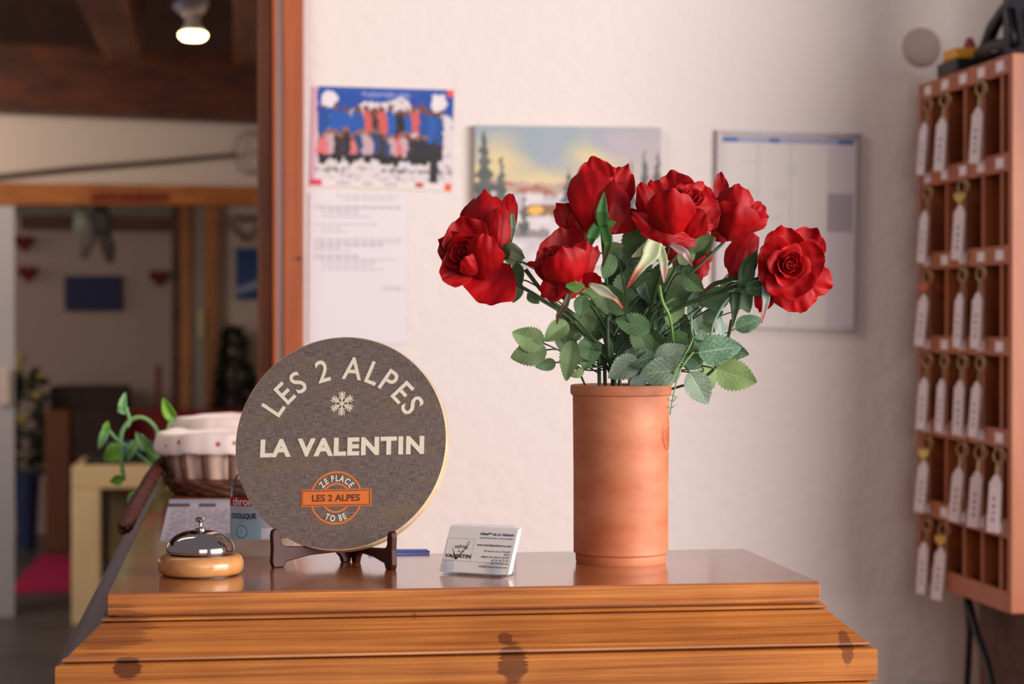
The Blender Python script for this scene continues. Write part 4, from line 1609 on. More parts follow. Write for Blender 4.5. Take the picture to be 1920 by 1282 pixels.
strip(5, [(1398, 520, 2.27), (1372, 522, 2.27), (1340, 532, 2.275), (1312, 552, 2.28)], [6, 5, 4, 5, 1], (60, 88, 54), (110, 70, 56))
strip(5, [(1380, 548, 2.27), (1378, 580, 2.27), (1374, 612, 2.275)], [10, 10, 5, 1], (56, 84, 46), (70, 80, 46))
strip(5, [(1392, 540, 2.25), (1402, 502, 2.25), (1420, 470, 2.255)], [10, 16, 13, 1], (66, 104, 60), (66, 104, 60))
strip(5, [(1396, 540, 2.24), (1425, 540, 2.24), (1448, 535, 2.25)], [8, 16, 12, 1], (56, 92, 52), (56, 92, 52))
strip(2, [(1130, 424, 2.25), (1128, 396, 2.24), (1133, 360, 2.245)], [9, 13, 9, 1], (66, 110, 54), (66, 110, 54), label='large upright green sepal')
strip(2, [(1122, 420, 2.25), (1108, 446, 2.24), (1104, 468, 2.245)], [9, 12, 7, 1], (52, 96, 40), (52, 96, 40))
strip(2, [(1132, 424, 2.25), (1140, 456, 2.24), (1130, 500, 2.25)], [8, 11, 6, 1], (60, 104, 40), (96, 80, 50))
strip(2, [(1136, 422, 2.25), (1155, 416, 2.25)], [5, 7, 1], (70, 120, 50), (70, 120, 50))
strip(0, [(942, 478, 2.27), (956, 470, 2.26), (974, 480, 2.26), (984, 484, 2.26)], [10, 17, 12, 1], (104, 118, 84), (104, 118, 84))
strip(0, [(960, 400, 2.28), (962, 425, 2.275), (958, 452, 2.28)], [3, 5, 5, 1], (120, 148, 116), (120, 148, 116))
strip(6, [(1330, 440, 2.33), (1316, 470, 2.33), (1302, 490, 2.34)], [14, 16, 8, 1], (96, 112, 70), (96, 112, 70))

# long thin twigs on the right
def twig(ri, path, r, mat='stem_light', spikes=()):
    root, off = ROSES[ri][0], ROSES[ri][1]
    P = [at(x, y, dd) - off for x, y, dd in path]
    pts = []
    for i in range(len(P) - 1):
        p0, p3 = P[i], P[i + 1]
        t0 = (P[i + 1] - P[max(0, i - 1)]) / 5
        t1 = (P[min(len(P) - 1, i + 2)] - P[i]) / 5
        pts += bez(p0, p0 + t0, p3 - t1, p3, 6)[(1 if i else 0):]
    b = MB()
    b.tube(pts, [r * (1 - .4 * i / len(pts)) for i in range(len(pts))], 8)
    for (x, y, dx, dy) in spikes:
        b.tube([at(x, y, 2.22) - off, at(x + dx, y + dy, 2.22) - off], [.0006, .0002], 6)
    b.build('twig', M[mat], root, smooth=True)


M['teal_stem'] = plain('teal_green_stem', (98, 140, 104), 0.45)
twig(5, [(1396, 545, 2.28), (1365, 560, 2.27), (1340, 600, 2.26), (1330, 632, 2.25), (1312, 640, 2.245), (1298, 626, 2.25), (1296, 590, 2.25)], .0021, 'teal_stem')
twig(3, [(1236, 536, 2.25), (1242, 565, 2.235), (1256, 596, 2.24), (1262, 640, 2.27)], .0022)
twig(3, [(1262, 700, 2.24), (1290, 655, 2.235), (1300, 632, 2.24)], .0012)
twig(3, [(1300, 660, 2.23), (1278, 690, 2.225), (1266, 725, 2.22), (1256, 778, 2.22)], .0010, 'stem_light',
     [(1262, 752, -12, -4), (1262, 752, 10, -12), (1259, 765, -12, -3), (1259, 765, 11, -8), (1263, 742, -8, -3), (1264, 742, 8, 6)])
twig(5, [(1372, 600, 2.28), (1362, 640, 2.29), (1330, 700, 2.30), (1240, 735, 2.33)], .0022, 'stem')
twig(0, [(985, 505, 2.26), (1030, 560, 2.26), (1075, 592, 2.27), (1115, 640, 2.29), (1150, 715, 2.32)], .0024, 'stem')
twig(2, [(1140, 590, 2.28), (1140, 650, 2.28), (1150, 722, 2.31)], .003, 'stem')
twig(1, [(1060, 655, 2.27), (1082, 690, 2.28), (1098, 724, 2.30)], .0017, 'stem')
# ------------------------------------------------------------------ things on the back wall
def wall_sheet(name, quad, nx, ny, fn, label, cat, th=0.001, gap=0.002, mat='print'):
    """flat printed sheet on the wall between four picture corners (tl, tr, br, bl)"""
    tl, tr, br, bl = [on_y(x, y, YW - gap) for x, y in quad]
    b = MB()
    b.grid(lambda u, v: bl.lerp(br, u).lerp(tl.lerp(tr, u), v) + V((0, -th - 0.0002, 0)), nx, ny, colfn=fn)
    b.prism([p - V((0, th, 0)) for p in (bl, br, tr, tl)], [p for p in (bl, br, tr, tl)], 0, lin((228, 220, 220)))
    o = b.build(name, M[mat], off=bl)
    return tag(o, label, cat)


random.seed(8)
people = []
for i in range(15):
    x = .09 + .80 * i / 14 + random.uniform(-.01, .01)
    people.append((x, .60 + random.uniform(-.03, .04), .05, .18, random.choice([(38, 92, 176), (30, 80, 160), (60, 50, 60), (214, 96, 90), (40, 36, 44)])))
people[1] = (.17, .60, .05, .17, (34, 92, 180))
people[2] = (.24, .59, .05, .17, (34, 92, 180))
people[3] = (.33, .60, .05, .17, (38, 88, 176))
people += [(.45, .61, .045, .15, (226, 110, 104)), (.56, .58, .04, .07, (60, 170, 90)), (.66, .60, .05, .15, (70, 52, 60)), (.77, .64, .035, .18, (232, 96, 80)), (.87, .50, .04, .30, (40, 30, 34))]
low = []
for i in range(19):
    x = .08 + .72 * i / 18
    low.append((x, .36 + random.uniform(-.06, .05), .042, .15, random.choice([(44, 40, 48), (40, 42, 56), (62, 50, 60), (44, 40, 48), (44, 70, 120), (200, 170, 180), (224, 120, 120)])))
def poster(u, v):
    if v > .16:
        u, v = u + .016 * noise.noise(V((u * 30, v * 22, 2))), v + .03 * noise.noise(V((u * 34, v * 24, 7)))
        v = max(.16, v)
    if v < .07:
        if u < .08 and v > .01:
            return lin((224, 60, 96))
        if v > .02 and v < .055 and (.18 < u < .28 or .37 < u < .44 or .52 < u < .62):
            return lin((206, 190, 200))
        if v > .02 and .74 < u < .80:
            return lin((200, 80, 80))
        if u > .95:
            return lin((240, 96, 70))
        return lin((238, 226, 222))
    v = (v - .07) / .93
    if u < .035:
        return lin((222, 170, 190))
    if u > .96 and v > .93:
        return lin((240, 90, 60))
    for cx, cy in ((.12, .865), (.895, .855)):
        if ((u - cx) / .058) ** 2 + ((v - cy) / .088) ** 2 < 1:
            return lin((236, 226, 232))
    for (x, y, w_, h_, c) in low:
        if ((u - x) / w_) ** 2 + ((v - y - h_ * 1.0) / .035) ** 2 < .4:
            return lin((150, 100, 84))
        if ((u - x) / w_) ** 2 + ((v - y) / h_) ** 2 < 1:
            return lin(c) if v > .28 else lin((38, 36, 42))
    if .60 < u < .68 and .24 < v < .50:
        return lin((200, 40, 54))
    if .66 < u < .74 and .16 < v < .52:
        return lin((226, 222, 236))
    for (x, y, w_, h_, c) in people:
        if ((u - x) / .022) ** 2 + ((v - y - h_ * .95) / .035) ** 2 < 1:
            return lin((120, 72, 62))
        if ((u - x) / w_) ** 2 + ((v - y) / h_) ** 2 < .8:
            return lin(c)
        if y - h_ * 1.9 < v < y and abs(u - x) < w_ * .8:
            return lin((46, 42, 50))
    if abs(u - (.88 + (v - .66) * .35)) < .014 and .62 < v < .84:
        return lin((40, 30, 34))
    if .10 < v < .13 and (u < .25 or u > .5) and int(u * 60) % 4:
        return lin((110, 104, 110))
    mt = .66 + .22 * math.exp(-((u - .55) / .28) ** 2) + .04 * math.sin(u * 22)
    if v < mt:
        n_ = noise.noise(V((u * 20, v * 26, 5)))
        return lin((228, 218, 220)) if n_ < .25 else lin((186, 176, 180))
    if .90 < v < .95 and .35 < u < .68:
        return lin((120, 136, 200))
    return lin((36, 78, 168)) if v < .94 else lin((44, 84, 172))
wall_sheet('ski_poster', [(586, 161), (851, 169), (846, 358), (581, 349)], 120, 84, poster, 'small colour poster with a group of people in ski clothes on snow', 'poster')
rt_ = random.Random(4)
rows = [(0.97, .25, .9), (.945, .32, .85)] + [(0.89, .05, .95), (.87, .13, .5), (.85, .13, .5), (.83, .13, .62)] + [(.775, .05, .7), (.755, .13, .32), (.725, .13, .38)] + \
    [(.68, .05, .95), (.66, .05, .95), (.64, .05, .75), (.62, .05, .3), (.60, .05, .45), (.565, .05, .5), (.545, .05, .88), (.525, .13, .7), (.505, .13, .65), (.48, .13, .75), (.36, .74, .96), (.345, .74, .96)]
def notice(u, v):
    for (y, a, c) in rows:
        if y - .006 < v - .02 < y + .004 and a < u < c and (int(u * 71) % 6):
            return lin((192, 184, 194))
    return lin((233, 226, 232))
wall_sheet('typed_notice', [(580, 362), (765, 364), (762, 645), (578, 645)], 72, 120, notice, 'plain white typed notice sheet pinned below the ski poster', 'notice')
def mixc(a, b_, t):
    t = max(0, min(1, t))
    return tuple(p * (1 - t) + q_ * t for p, q_ in zip(a, b_))
def painting(u, v):
    u, v = u + .015 * noise.noise(V((u * 30, v * 22, 2))), v + .02 * noise.noise(V((u * 34, v * 24, 7)))
    n1 = noise.noise(V((u * 4, v * 5, 1))) * .5 + .5
    n2 = noise.noise(V((u * 11, v * 14, 4))) * .5 + .5
    c = mixc((224, 206, 160), (158, 172, 184), (v - .62) * 3.2 + (n1 - .5) * 2)
    c = mixc(c, (200, 184, 190), (u - .5) * 1.6 + (n1 - .5))
    if v < .58 + .04 * n2:
        c = mixc((206, 176, 164), (188, 160, 150), n2 * 1.5)
        if .15 < u < .75 and n2 > .58:
            c = (176, 118, 96)
    if v < .50 + .06 * n1:
        c = mixc((226, 220, 224), (180, 170, 180), (n2 - .35) * 1.8)
    if .26 < u < .46 and .36 < v < .44:
        c = (150, 112, 84)
    if ((u - .325) / .04) ** 2 + ((v - .40) / .035) ** 2 < 1:
        c = (250, 190, 90)
    if v < .12 and n1 > .45:
        c = (170, 178, 200)
    if .20 < v < .26 and .2 < u < .4:
        c = (150, 140, 140)
    for (tx, ty, tw, h_) in ((.05, .98, .07, .6), (.14, .80, .05, .5), (.50, .70, .04, .25), (.84, .78, .04, .4), (.91, .84, .05, .5), (.98, .84, .05, .5), (.26, .52, .03, .3)):
        if v < ty and v > ty - h_ and abs(u - tx) < tw * (ty - v) / h_ * (1 + .3 * math.sin(v * 70)):
            c = mixc((84, 90, 88), (110, 114, 110), n2)
    return lin(c)
# painting on canvas with real thickness
quad = [(890, 235), (1239, 239), (1239, 500), (890, 498)]
tl, tr, br, bl = [on_y(x, y, YW - 0.02) for x, y in quad]
rt = thing('canvas_painting', 'unframed canvas painting of a snowy village at dusk, behind the roses', 'painting', V((bl.x, YW - 0.02, bl.z)))
b = MB()
b.grid(lambda u, v: bl.lerp(br, u).lerp(tl.lerp(tr, u), v) + V((0, -0.0012, 0)), 110, 84, colfn=painting)
b.build('painted_surface', M['print'], rt, off=rt.location)
b = MB()
b.prism([p + V((0, -0.001, 0)) for p in (bl, br, tr, tl)], [p + V((0, 0.0185, 0)) for p in (bl, br, tr, tl)])
b.build('canvas', plain('canvas_edge', (150, 132, 124), 0.8), rt, off=rt.location)
# framed plan
quad = [(1345, 243), (1616, 250), (1610, 622), (1340, 613)]
tl, tr, br, bl = [on_y(x, y, YW - 0.016) for x, y in quad]
rt = thing('framed_plan', 'pale printed plan with a blue header in a thin silver frame', 'framed print', V((bl.x, YW - 0.016, bl.z)))
def Q(u, v, y=0.0):
    return bl.lerp(br, u).lerp(tl.lerp(tr, u), v) + V((0, y, 0))
b = MB()
fw, fh = .024, .017
for (a0, b0_, a1, b1) in ((0, 0, 1, fh), (0, 1 - fh, 1, 1), (0, fh, fw, 1 - fh), (1 - fw, fh, 1, 1 - fh)):
    b.prism([Q(a0, b0_), Q(a1, b0_), Q(a1, b1), Q(a0, b1)], [Q(a0, b0_, .015), Q(a1, b0_, .015), Q(a1, b1, .015), Q(a0, b1, .015)])
b.build('silver_frame', plain('silver_frame', (158, 148, 150), 0.45, 0.35), rt, off=rt.location)
pr_ = random.Random(9)
blks = [(pr_.uniform(.08, .7), pr_.uniform(.1, .85), pr_.uniform(.03, .08), pr_.uniform(.01, .03)) for _ in range(26)]
def plan(u, v):
    if .95 < v < .985 and .03 < u < .98:
        return lin((86, 120, 186)) if (u < .14 or u > .86 or (.36 < u < .44)) else lin((170, 176, 212))
    if u > .79:
        if .50 < v < .70 and u < .97:
            return lin((176, 164, 172))
        return lin((218, 206, 212))
    for (x, y, w_, h_) in blks:
        if abs(u - x) < w_ and abs(v - y) < h_ and int(v * 110) % 2:
            return lin((208, 214, 204))
    if abs(u - .28) < .004 or abs(u - .52) < .004:
        return lin((214, 204, 206))
    return lin((232, 222, 220))
b = MB()
b.grid(lambda u, v: Q(fw * .8 + (1 - 1.6 * fw) * u, fh * .8 + (1 - 1.6 * fh) * v, .0115), 80, 110, colfn=plan)
b.build('printed_plan', M['print'], rt, off=rt.location)
b = MB()
b.prism([Q(fw * .9, fh * .9, .006), Q(1 - fw * .9, fh * .9, .006), Q(1 - fw * .9, 1 - fh * .9, .006), Q(fw * .9, 1 - fh * .9, .006)],
        [Q(fw * .9, fh * .9, .008), Q(1 - fw * .9, fh * .9, .008), Q(1 - fw * .9, 1 - fh * .9, .008), Q(fw * .9, 1 - fh * .9, .008)])
b.build('glass_pane', thin_glass('pane_glass', (253, 253, 253), 0.03, 0.06), rt, off=rt.location)
# round cover
c = on_y(1727, 89, YW)
b = MB()
b.lathe([(0, 0), (.0425, 0), (.0430, .003), (.0405, .008), (.036, .0105), (0, .0115)], seg=48)
for i in range(len(b.v)):
    p = b.v[i]
    b.v[i] = V((p.x, -p.z, p.y))
ro = b.build('round_wall_cover', plain('beige_cover', (182, 166, 156), 0.5), smooth=True, auto=40)
ro.location = c
tag(ro, 'round beige cover plate on the wall left of the key rack top', 'wall cover')
b = MB()
b.lathe([(0, 0), (.003, 0), (.003, .014), (0, .014)], seg=16)
for i in range(len(b.v)):
    p = b.v[i]
    b.v[i] = V((p.x, -p.z, p.y))
o = b.build('frame_bolt', M['black'])
o.location = on_y(563, 484, YW - 0.03)
tag(o, 'small dark bolt head on the orange door trim', 'bolt')

# ------------------------------------------------------------------ key rack on the right wall
RX = 1.452
YF_, YN = 4.292, on_x(1897, 600, RX).y
zT = on_x(1725, 161, RX + 0.0).z
far = on_x(1722, 600, RX).y
YF_ = min(far, YW - 0.006)
zT = (CAM.z + (605 - 161) / FPX * (at(1724, 605, 1) - CAM).dot(-cb) * 1)
dfar = (V((RX, YF_, CAM.z)) - CAM).dot(-cb)
zT = CAM.z + (605 - 160) / FPX * dfar
zB = CAM.z - (1086 - 605) / FPX * dfar
print('rack', YF_, YN, zT, zB, dfar)
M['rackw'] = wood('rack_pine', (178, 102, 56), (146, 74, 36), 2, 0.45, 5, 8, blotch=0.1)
M['rack_shade'] = wood('rack_inside_shade', (50, 20, 13), (34, 13, 8), 2, 0.6, 5, 8)  # pigeonhole shade put into the colour of the back and shelves
M['tagw'] = plain('white_tag', (226, 214, 220), 0.45)
rack = thing('key_rack', 'wooden hotel key rack with six rows of pigeonholes on the right wall', 'key rack', (RX, YF_, zB))
o_ = rack.location.copy()
pw = 0.020
b = MB()
b.box((RX, YN, zB), (XR - 0.001, YN + pw, zT))
b.build('side_panel', M['rackw'], rack, off=o_, bevel=.002)
b = MB()
b.box((RX, YF_ - pw, zB), (XR - 0.001, YF_, zT))
b.build('side_panel', M['rackw'], rack, off=o_, bevel=.002)
b = MB()
b.box((XR - 0.030, YN + pw, zB), (XR - 0.004, YF_ - pw, zT))
b.build('back_panel', M['rack_shade'], rack, off=o_)
ya, yb = YN + pw, YF_ - pw
rows_z = [zT - 0.035, 0, 0, 0, 0, 0, zB + 0.035]
def rail_z(py):
    return CAM.z + (605 - py) / FPX * dfar
rails = []
tops = [160, 322, 476, 629, 782, 932, 1052]
for i, t in enumerate(tops):
    hz = 0.036 if i < 6 else 0.040
    z1 = rail_z(t)
    z0 = z1 - hz
    rails.append((z0, z1))
    b = MB()
    b.box((RX, ya, z0), (RX + 0.014, yb, z1))
    b.build('front_rail', M['rackw'], rack, off=o_, bevel=.0015)
    b = MB()
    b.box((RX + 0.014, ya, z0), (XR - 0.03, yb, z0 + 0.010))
    b.build('shelf', M['rack_shade'], rack, off=o_)
pos_y = []
for px in (1739, 1771, 1805, 1839, 1874):
    pos_y.append(on_x(px, 605, RX).y)
for i in range(6):
    z1 = rails[i][0]
    z0 = rails[i + 1][1]
    for j, y in enumerate(pos_y):
        b = MB()
        b.box((RX + 0.004, y - 0.0065, z0), (XR - 0.03, y + 0.0065, z1))
        b.build('divider', M['rackw'], rack, off=o_)
for i in range(7 - 1):
    for j, y in enumerate(pos_y):
        b = MB()
        zc = (rails[i][0] + rails[i][1]) / 2
        b.box((RX - 0.0006, y - 0.020, zc - 0.0095), (RX, y + 0.020, zc + 0.0095))
        b.build('number_label', M['tagw'], rack, off=o_)
# keys
occ = [[0, 1, 3], [0, 2], [0, 2, 3], [0, 1, 2, 3], [0, 2, 3, 4], [0, 1]]
rown = ['top', 'second', 'third', 'fourth', 'fifth', 'bottom']
coln = ['column nearest the back wall', 'second column from the back wall', 'middle column', 'second column from the near side', 'column at the near side']
M['brass'] = plain('aged_brass', (176, 156, 120), 0.35, 0.8)
M['gold'] = plain('pale_gold', (214, 186, 110), 0.35, 0.5)
M['copper'] = plain('orange_fob', (190, 96, 70), 0.5)
M['ghost'] = plain('faint_grey_print', (140, 130, 142), 0.6)


def ring_pts(c, r, nrm, n=20):
    nrm = V(nrm).normalized()
    a = nrm.orthogonal().normalized()
    b_ = nrm.cross(a)
    return [V(c) + a * r * math.cos(2 * PI * i / n) + b_ * r * math.sin(2 * PI * i / n) for i in range(n)]


def make_key(kind):
    root = thing('room_key', 'x', 'key', (0, 0, 0), (0, 0, 0), 'room keys hanging on the rack')
    b = MB()
    b.tube(ring_pts((0, 0, -0.012), 0.013, (-1, -.55, 0)), 0.0022, 6, closed=True)
    b.build('key_ring', M['brass'], root, smooth=True)
    b = MB()   # small flat key
    b.prism([(-.003, -.004, -.028), (-.003, .006, -.028), (-.003, .006, -.050), (-.003, .002, -.054), (-.003, -.004, -.052)],
            [(-.001, -.004, -.028), (-.001, .006, -.028), (-.001, .006, -.050), (-.001, .002, -.054), (-.001, -.004, -.052)])
    b.build('key', M['brass'], root, bevel=.0005)
    if kind:
        b = MB()
        m = M['gold'] if kind == 1 else M['copper']
        # little heart charm
        o1 = []
        for i in range(28):
            t = i / 28 * 2 * PI
            o1.append((16 * math.sin(t) ** 3 / 1150, (13 * math.cos(t) - 5 * math.cos(2 * t) - 2 * math.cos(3 * t) - math.cos(4 * t)) / 1150))
        dy, dx = .80, -.60
        b.prism([(-.008 + x * -.45, x * .9, -.034 + z) for x, z in o1], [(-.003 + x * -.45, x * .9, -.034 + z) for x, z in o1])
        b.build('heart_charm', m, root, bevel=.001)
    # fob: long white tag, turned a little toward the room and leaning
    b = MB()
    F = Matrix.Rotation(R_(26), 4, 'Z')     # width axis
    def fx(x, y, z):
        p = F @ V((x, y, 0))
        return V((p.x - 0.003, p.y + (-z - .05) * -0.0, z))
    w_ = .0135
    b.prism([fx(-.004, -w_, -.062), fx(-.004, w_, -.062), fx(-.004, w_, -.158), fx(-.004, -w_, -.158)],
            [fx(.002, -w_, -.062), fx(.002, w_, -.062), fx(.002, w_, -.158), fx(.002, -w_, -.158)])
    b.prism([fx(-.003, -w_ * .9, -.062), fx(-.003, w_ * .9, -.062), fx(-.003, w_ * .3, -.048), fx(-.003, -w_ * .3, -.048)],
            [fx(.001, -w_ * .9, -.062), fx(.001, w_ * .9, -.062), fx(.001, w_ * .3, -.048), fx(.001, -w_ * .3, -.048)])
    fo = b.build('fob', M['tagw'], root, bevel=.001)
    b = MB()
    for k, (z, h_) in enumerate(((-.090, .006), (-.104, .007), (-.118, .005), (-.130, .007))):
        b.poly([fx(-.0043, -.0035, z), fx(-.0043, .0035, z), fx(-.0043, .0035, z - h_), fx(-.0043, -.0035, z - h_)])
    b.build('faint_marks', M['ghost'], fo)
    return root


protos = {k: make_key(k) for k in (0, 1, 2)}
used = set()
charm = {(1, 2): 1, (4, 0): 1, (5, 1): 1, (2, 0): 2}
rk = random.Random(2)
hooks_b = MB()
for i, row in enumerate(occ):
    for j in row:
        kd = charm.get((i, j), 0)
        if kd in used:
            o = copy_tree(protos[kd])
        else:
            o = protos[kd]
            used.add(kd)
        y = pos_y[j]
        z = rails[i][0] - 0.004
        o.location = (RX - 0.006, on_x((1739, 1771, 1805, 1839, 1874)[j] + 7, 605, RX).y, z)
        y = o.location.y
        o.rotation_euler = (R_(rk.uniform(0, 5)), R_(rk.uniform(2, 4)), R_(rk.uniform(-12, 12)))
        ex = {0: 'white fob', 1: 'white fob and gold heart charm', 2: 'white fob and orange charm'}[kd]
        o['label'] = '%s, %s rack row, %s' % (ex, rown[i], coln[j])
        hooks_b = MB()
        hooks_b.tube([V((RX + .006, y, z + .003)), V((RX - .010, y, z + .002)), V((RX - .015, y, z + .001)), V((RX - .0165, y, z + .007))], .0014, 6)
        hooks_b.build('hook', M['brass'], rack, off=o_, smooth=True)

# ------------------------------------------------------------------ on top of the rack
def top_at(px, py):
    return on_x(px, py, RX + 0.05)
y1 = on_x(1818, 120, RX + .05).y
rt = thing('toy_groomer', 'small black and yellow toy with a red tip on top of the key rack', 'toy', (RX + .05, y1, zT))
b = MB()
b.box((-.045, -.04, 0), (.045, .075, .032))
b.build('black_body', M['black'], rt, bevel=.006)
b = MB()
b.prism([(-.04, -.035, .032), (-.04, .06, .032), (-.04, .045, .058), (-.04, -.02, .056)], [(.04, -.035, .032), (.04, .06, .032), (.04, .045, .058), (.04, -.03, .056)])
b.build('yellow_cab', plain('yellow_plastic', (214, 150, 30), 0.4), rt, bevel=.006)
b = MB()
b.lathe([(0, .056), (.013, .056), (.011, .068), (.006, .078), (0, .080)], seg=16)
b.build('red_tip', plain('dull_red', (150, 70, 66), 0.5), rt, smooth=True)
yA, yB_ = on_x(1848, 100, RX + .06).y, on_x(1905, 60, RX + .06).y
rt = thing('black_strap_gear', 'tangled black strap and buckle standing on the rack beside the yellow toy', 'gear', (RX + .06, (yA + yB_) / 2, zT))
o2 = rt.location.copy()
def rp(px, py, dx=0.0):
    return on_x(px, py, RX + .06 + dx) - o2
b = MB()
b.tube([rp(1838, 112), rp(1850, 85), rp(1862, 52), rp(1884, 18), rp(1908, -8), rp(1930, -18)], [.013, .014, .014, .013, .012, .011], 10)
b.build('strap', M['black'], rt, smooth=True)
b = MB()
b.tube([rp(1893, 18, -.03), rp(1898, 55, -.03), rp(1902, 86, -.03)], .011, 10)
b.build('strut', M['black'], rt, smooth=True)
b = MB()
b.tube([rp(1844, 104, .005), rp(1862, 92, .005), rp(1890, 84, .005), rp(1922, 74, .005)], [.022, .020, .016, .016], 10)
b.build('base_bundle', plain('dark_brown_bundle', (52, 40, 38), 0.6, var=.4, vscale=60), rt, smooth=True)
b = MB()
b.lathe([(0, -.004), (.008, -.002), (.008, .002), (0, .004)], rp(1868, 97, -.02), 16)
b.build('grey_stud', plain('grey_stud', (120, 112, 116), 0.4), rt)
ynv = on_x(1903, 40, RX + .07).y
b = MB()
b.box((RX + .05, ynv - .16, zT + .001), (RX + .15, ynv + .015, zT + .24))
o = b.build('navy_box', plain('navy_card', (28, 32, 58), 0.6), off=(RX + .08, ynv - .08, zT), bevel=.004)
tag(o, 'dark navy box standing at the near end of the key rack top', 'box')
# black cable and dark cabinet under the rack
b = MB()
cx1 = RX + .03
pp = [on_x(px, py, cx1) for px, py in ((1812, 1146), (1818, 1180), (1816, 1230), (1812, 1300))]
pp = [V((cx1, pp[0].y, zB - .0))] + pp[1:]
qq = [V((cx1, pp[0].y, zB - .0))] + [on_x(px, py, cx1) for px, py in ((1832, 1190), (1850, 1240), (1864, 1300))]
zz = 0.0
def down(lst):
    e = lst[-1]
    return lst + [V((e.x, e.y - .01, e.z - .25)), V((e.x, e.y, .01))]
b.tube(down(pp), .0075, 8)
b.tube(down(qq), .0075, 8)
o = b.build('black_cable', M['black'], off=(cx1, pp[0].y, zB), smooth=True)
tag(o, 'black cable dropping in two strands from under the key rack', 'cable')
b = MB()
yc0 = on_x(1836, 1200, 1.53).y
b.box((1.53, 3.62, 0.0), (XR - .002, yc0, zB - .02))
o = b.build('wall_panelling', M['beam'], off=(XR - .03, 3.3, 0))
struct(o, 'dark wooden panelling under the key rack', 'panelling')
o.name = 'trim_5'
# acrylic sheet holder at the bottom edge, on a lower desk
dk = at(1730, 1279, 2.62)
zd = 0.74
rt = thing('lower_desk', 'low desk top behind the reception counter, under the frame edge', 'desk', (dk.x, dk.y, 0))
b = MB()
b.box((-.18, -.22, zd - .03), (.32, .25, zd))
b.build('desk_top', M['pine_top'], rt, bevel=.003)
for (x, y) in ((-.15, -.19), (.29, -.19), (-.15, .22), (.29, .22)):
    b = MB()
    b.box((x - .02, y - .02, 0), (x + .02, y + .02, zd - .03))
    b.build('leg', M['pine_top'], rt)
p_l, p_r = at(1698, 1274.5, 2.62), at(1766, 1281, 2.60)
dd_ = (V((p_r.x, p_r.y, 0)) - V((p_l.x, p_l.y, 0)))
dd_ = dd_.normalized()
nv = V((-dd_.y, dd_.x, 0))
zt_ = p_l.z
rt = thing('brochure_holder', 'clear acrylic holder whose top corner pokes up at the bottom right of the photo', 'holder', (p_l.x, p_l.y, zd))
b = MB()
o3 = rt.location.copy()
A_ = V((0, 0, 0.0))
Bv = dd_ * .15
hh_ = zt_ - zd
b.prism([A_, Bv, Bv + V((0, 0, hh_)), A_ + V((0, 0, hh_))], [A_ + nv * .003, Bv + nv * .003, Bv + nv * .003 + V((0, 0, hh_)), A_ + nv * .003 + V((0, 0, hh_))])
b.prism([A_ - nv * .03, Bv - nv * .03, Bv - nv * .03 + V((0, 0, .06)), A_ - nv * .03 + V((0, 0, .06))], [A_ - nv * .028, Bv - nv * .028, Bv - nv * .028 + V((0, 0, .06)), A_ - nv * .028 + V((0, 0, .06))])
b.prism([A_ - nv * .028, Bv - nv * .028, Bv, A_], [A_ - nv * .028 + V((0, 0, .003)), Bv - nv * .028 + V((0, 0, .003)), Bv + V((0, 0, .003)), A_ + V((0, 0, .003))])
b.build('acrylic_body', M['acrylic'], rt)

# ------------------------------------------------------------------ hall: spot lamp, ski pole, table, rug, plants
lp = at(362, 68, 8.0)
rt = thing('spot_lamp', 'white ceiling spot lamp with its bulb lit, hanging under the dark beams', 'lamp', lp)
b = MB()
b.lathe([(0, .012), (.040, .012), (.046, .018), (.032, .042), (.026, .062), (.025, .085), (0, .085)], seg=24)
b.build('lamp_housing', plain('white_lamp', (200, 196, 200), 0.4), rt, smooth=True)
b = MB()
b.lathe([(0, -.016), (.038, -.014), (.052, -.002), (.052, .010), (.036, .013), (0, .013)], seg=24)
b.build('bulb', plain('lit_bulb', (255, 226, 170), 0.4, emit=(255, 214, 150), es=16), rt, smooth=True)
b = MB()
b.tube([V((0, 0, .08)), V((-.02, 0, .10)), V((.02, 0, .17)), V((.05, 0, .19))], [.03, .062, .055, .03], 16)
b.tube([V((0.03, 0, .16)), V((.03, 0, 3.02 - lp.z))], .012, 10)
b.build('lamp_arm', plain('grey_lamp', (150, 144, 152), 0.4), rt, smooth=True)
pl_ = bpy.data.lights.new('bulb_light', 'SPOT')
pl_.energy, pl_.color, pl_.shadow_soft_size, pl_.spot_size = 14, (1, .78, .5), .05, 2.2
po = bpy.data.objects.new('bulb_light', pl_)
COL.objects.link(po)
po.location = lp - V((0, 0, .03))
po.rotation_euler = (0, 0, 0)
# old ski pole across the header wall
rt_p = on_y(220, 318, YH - .06, KH)
rt = thing('ski_pole', 'old dark ski pole with a round basket hung across the pale header wall', 'ski pole', rt_p)
n3 = V((-KH, 1, 0)).normalized()
b = MB()
b.tube([on_y(px, py, YH, KH) - n3 * .03 - rt_p for px, py in ((-60, 338), (120, 319), (300, 304), (440, 291))], [.014, .013, .012, .010], 10)
b.build('shaft', plain('dark_ash', (70, 44, 34), 0.5), rt, smooth=True)
c = on_y(466, 287, YH, KH) - n3 * .03 - rt_p
b = MB()
ux = V((1, KH, 0)).normalized()
pts = [c + ux * .075 * math.cos(t) + V((0, 0, .105 * math.sin(t))) for t in [i / 32 * 2 * PI for i in range(32)]]
b.tube(pts, .005, 8, closed=True)
b.build('basket_ring', plain('grey_ring', (112, 94, 88), 0.6), rt, smooth=True)
b = MB()
b.tube([c - ux * .075, c + ux * .075], .004, 6)
b.tube([c - V((0, 0, .1)), c + V((0, 0, .1))], .004, 6)
b.build('basket_straps', plain('pale_strap', (176, 156, 148), 0.6), rt, smooth=True)
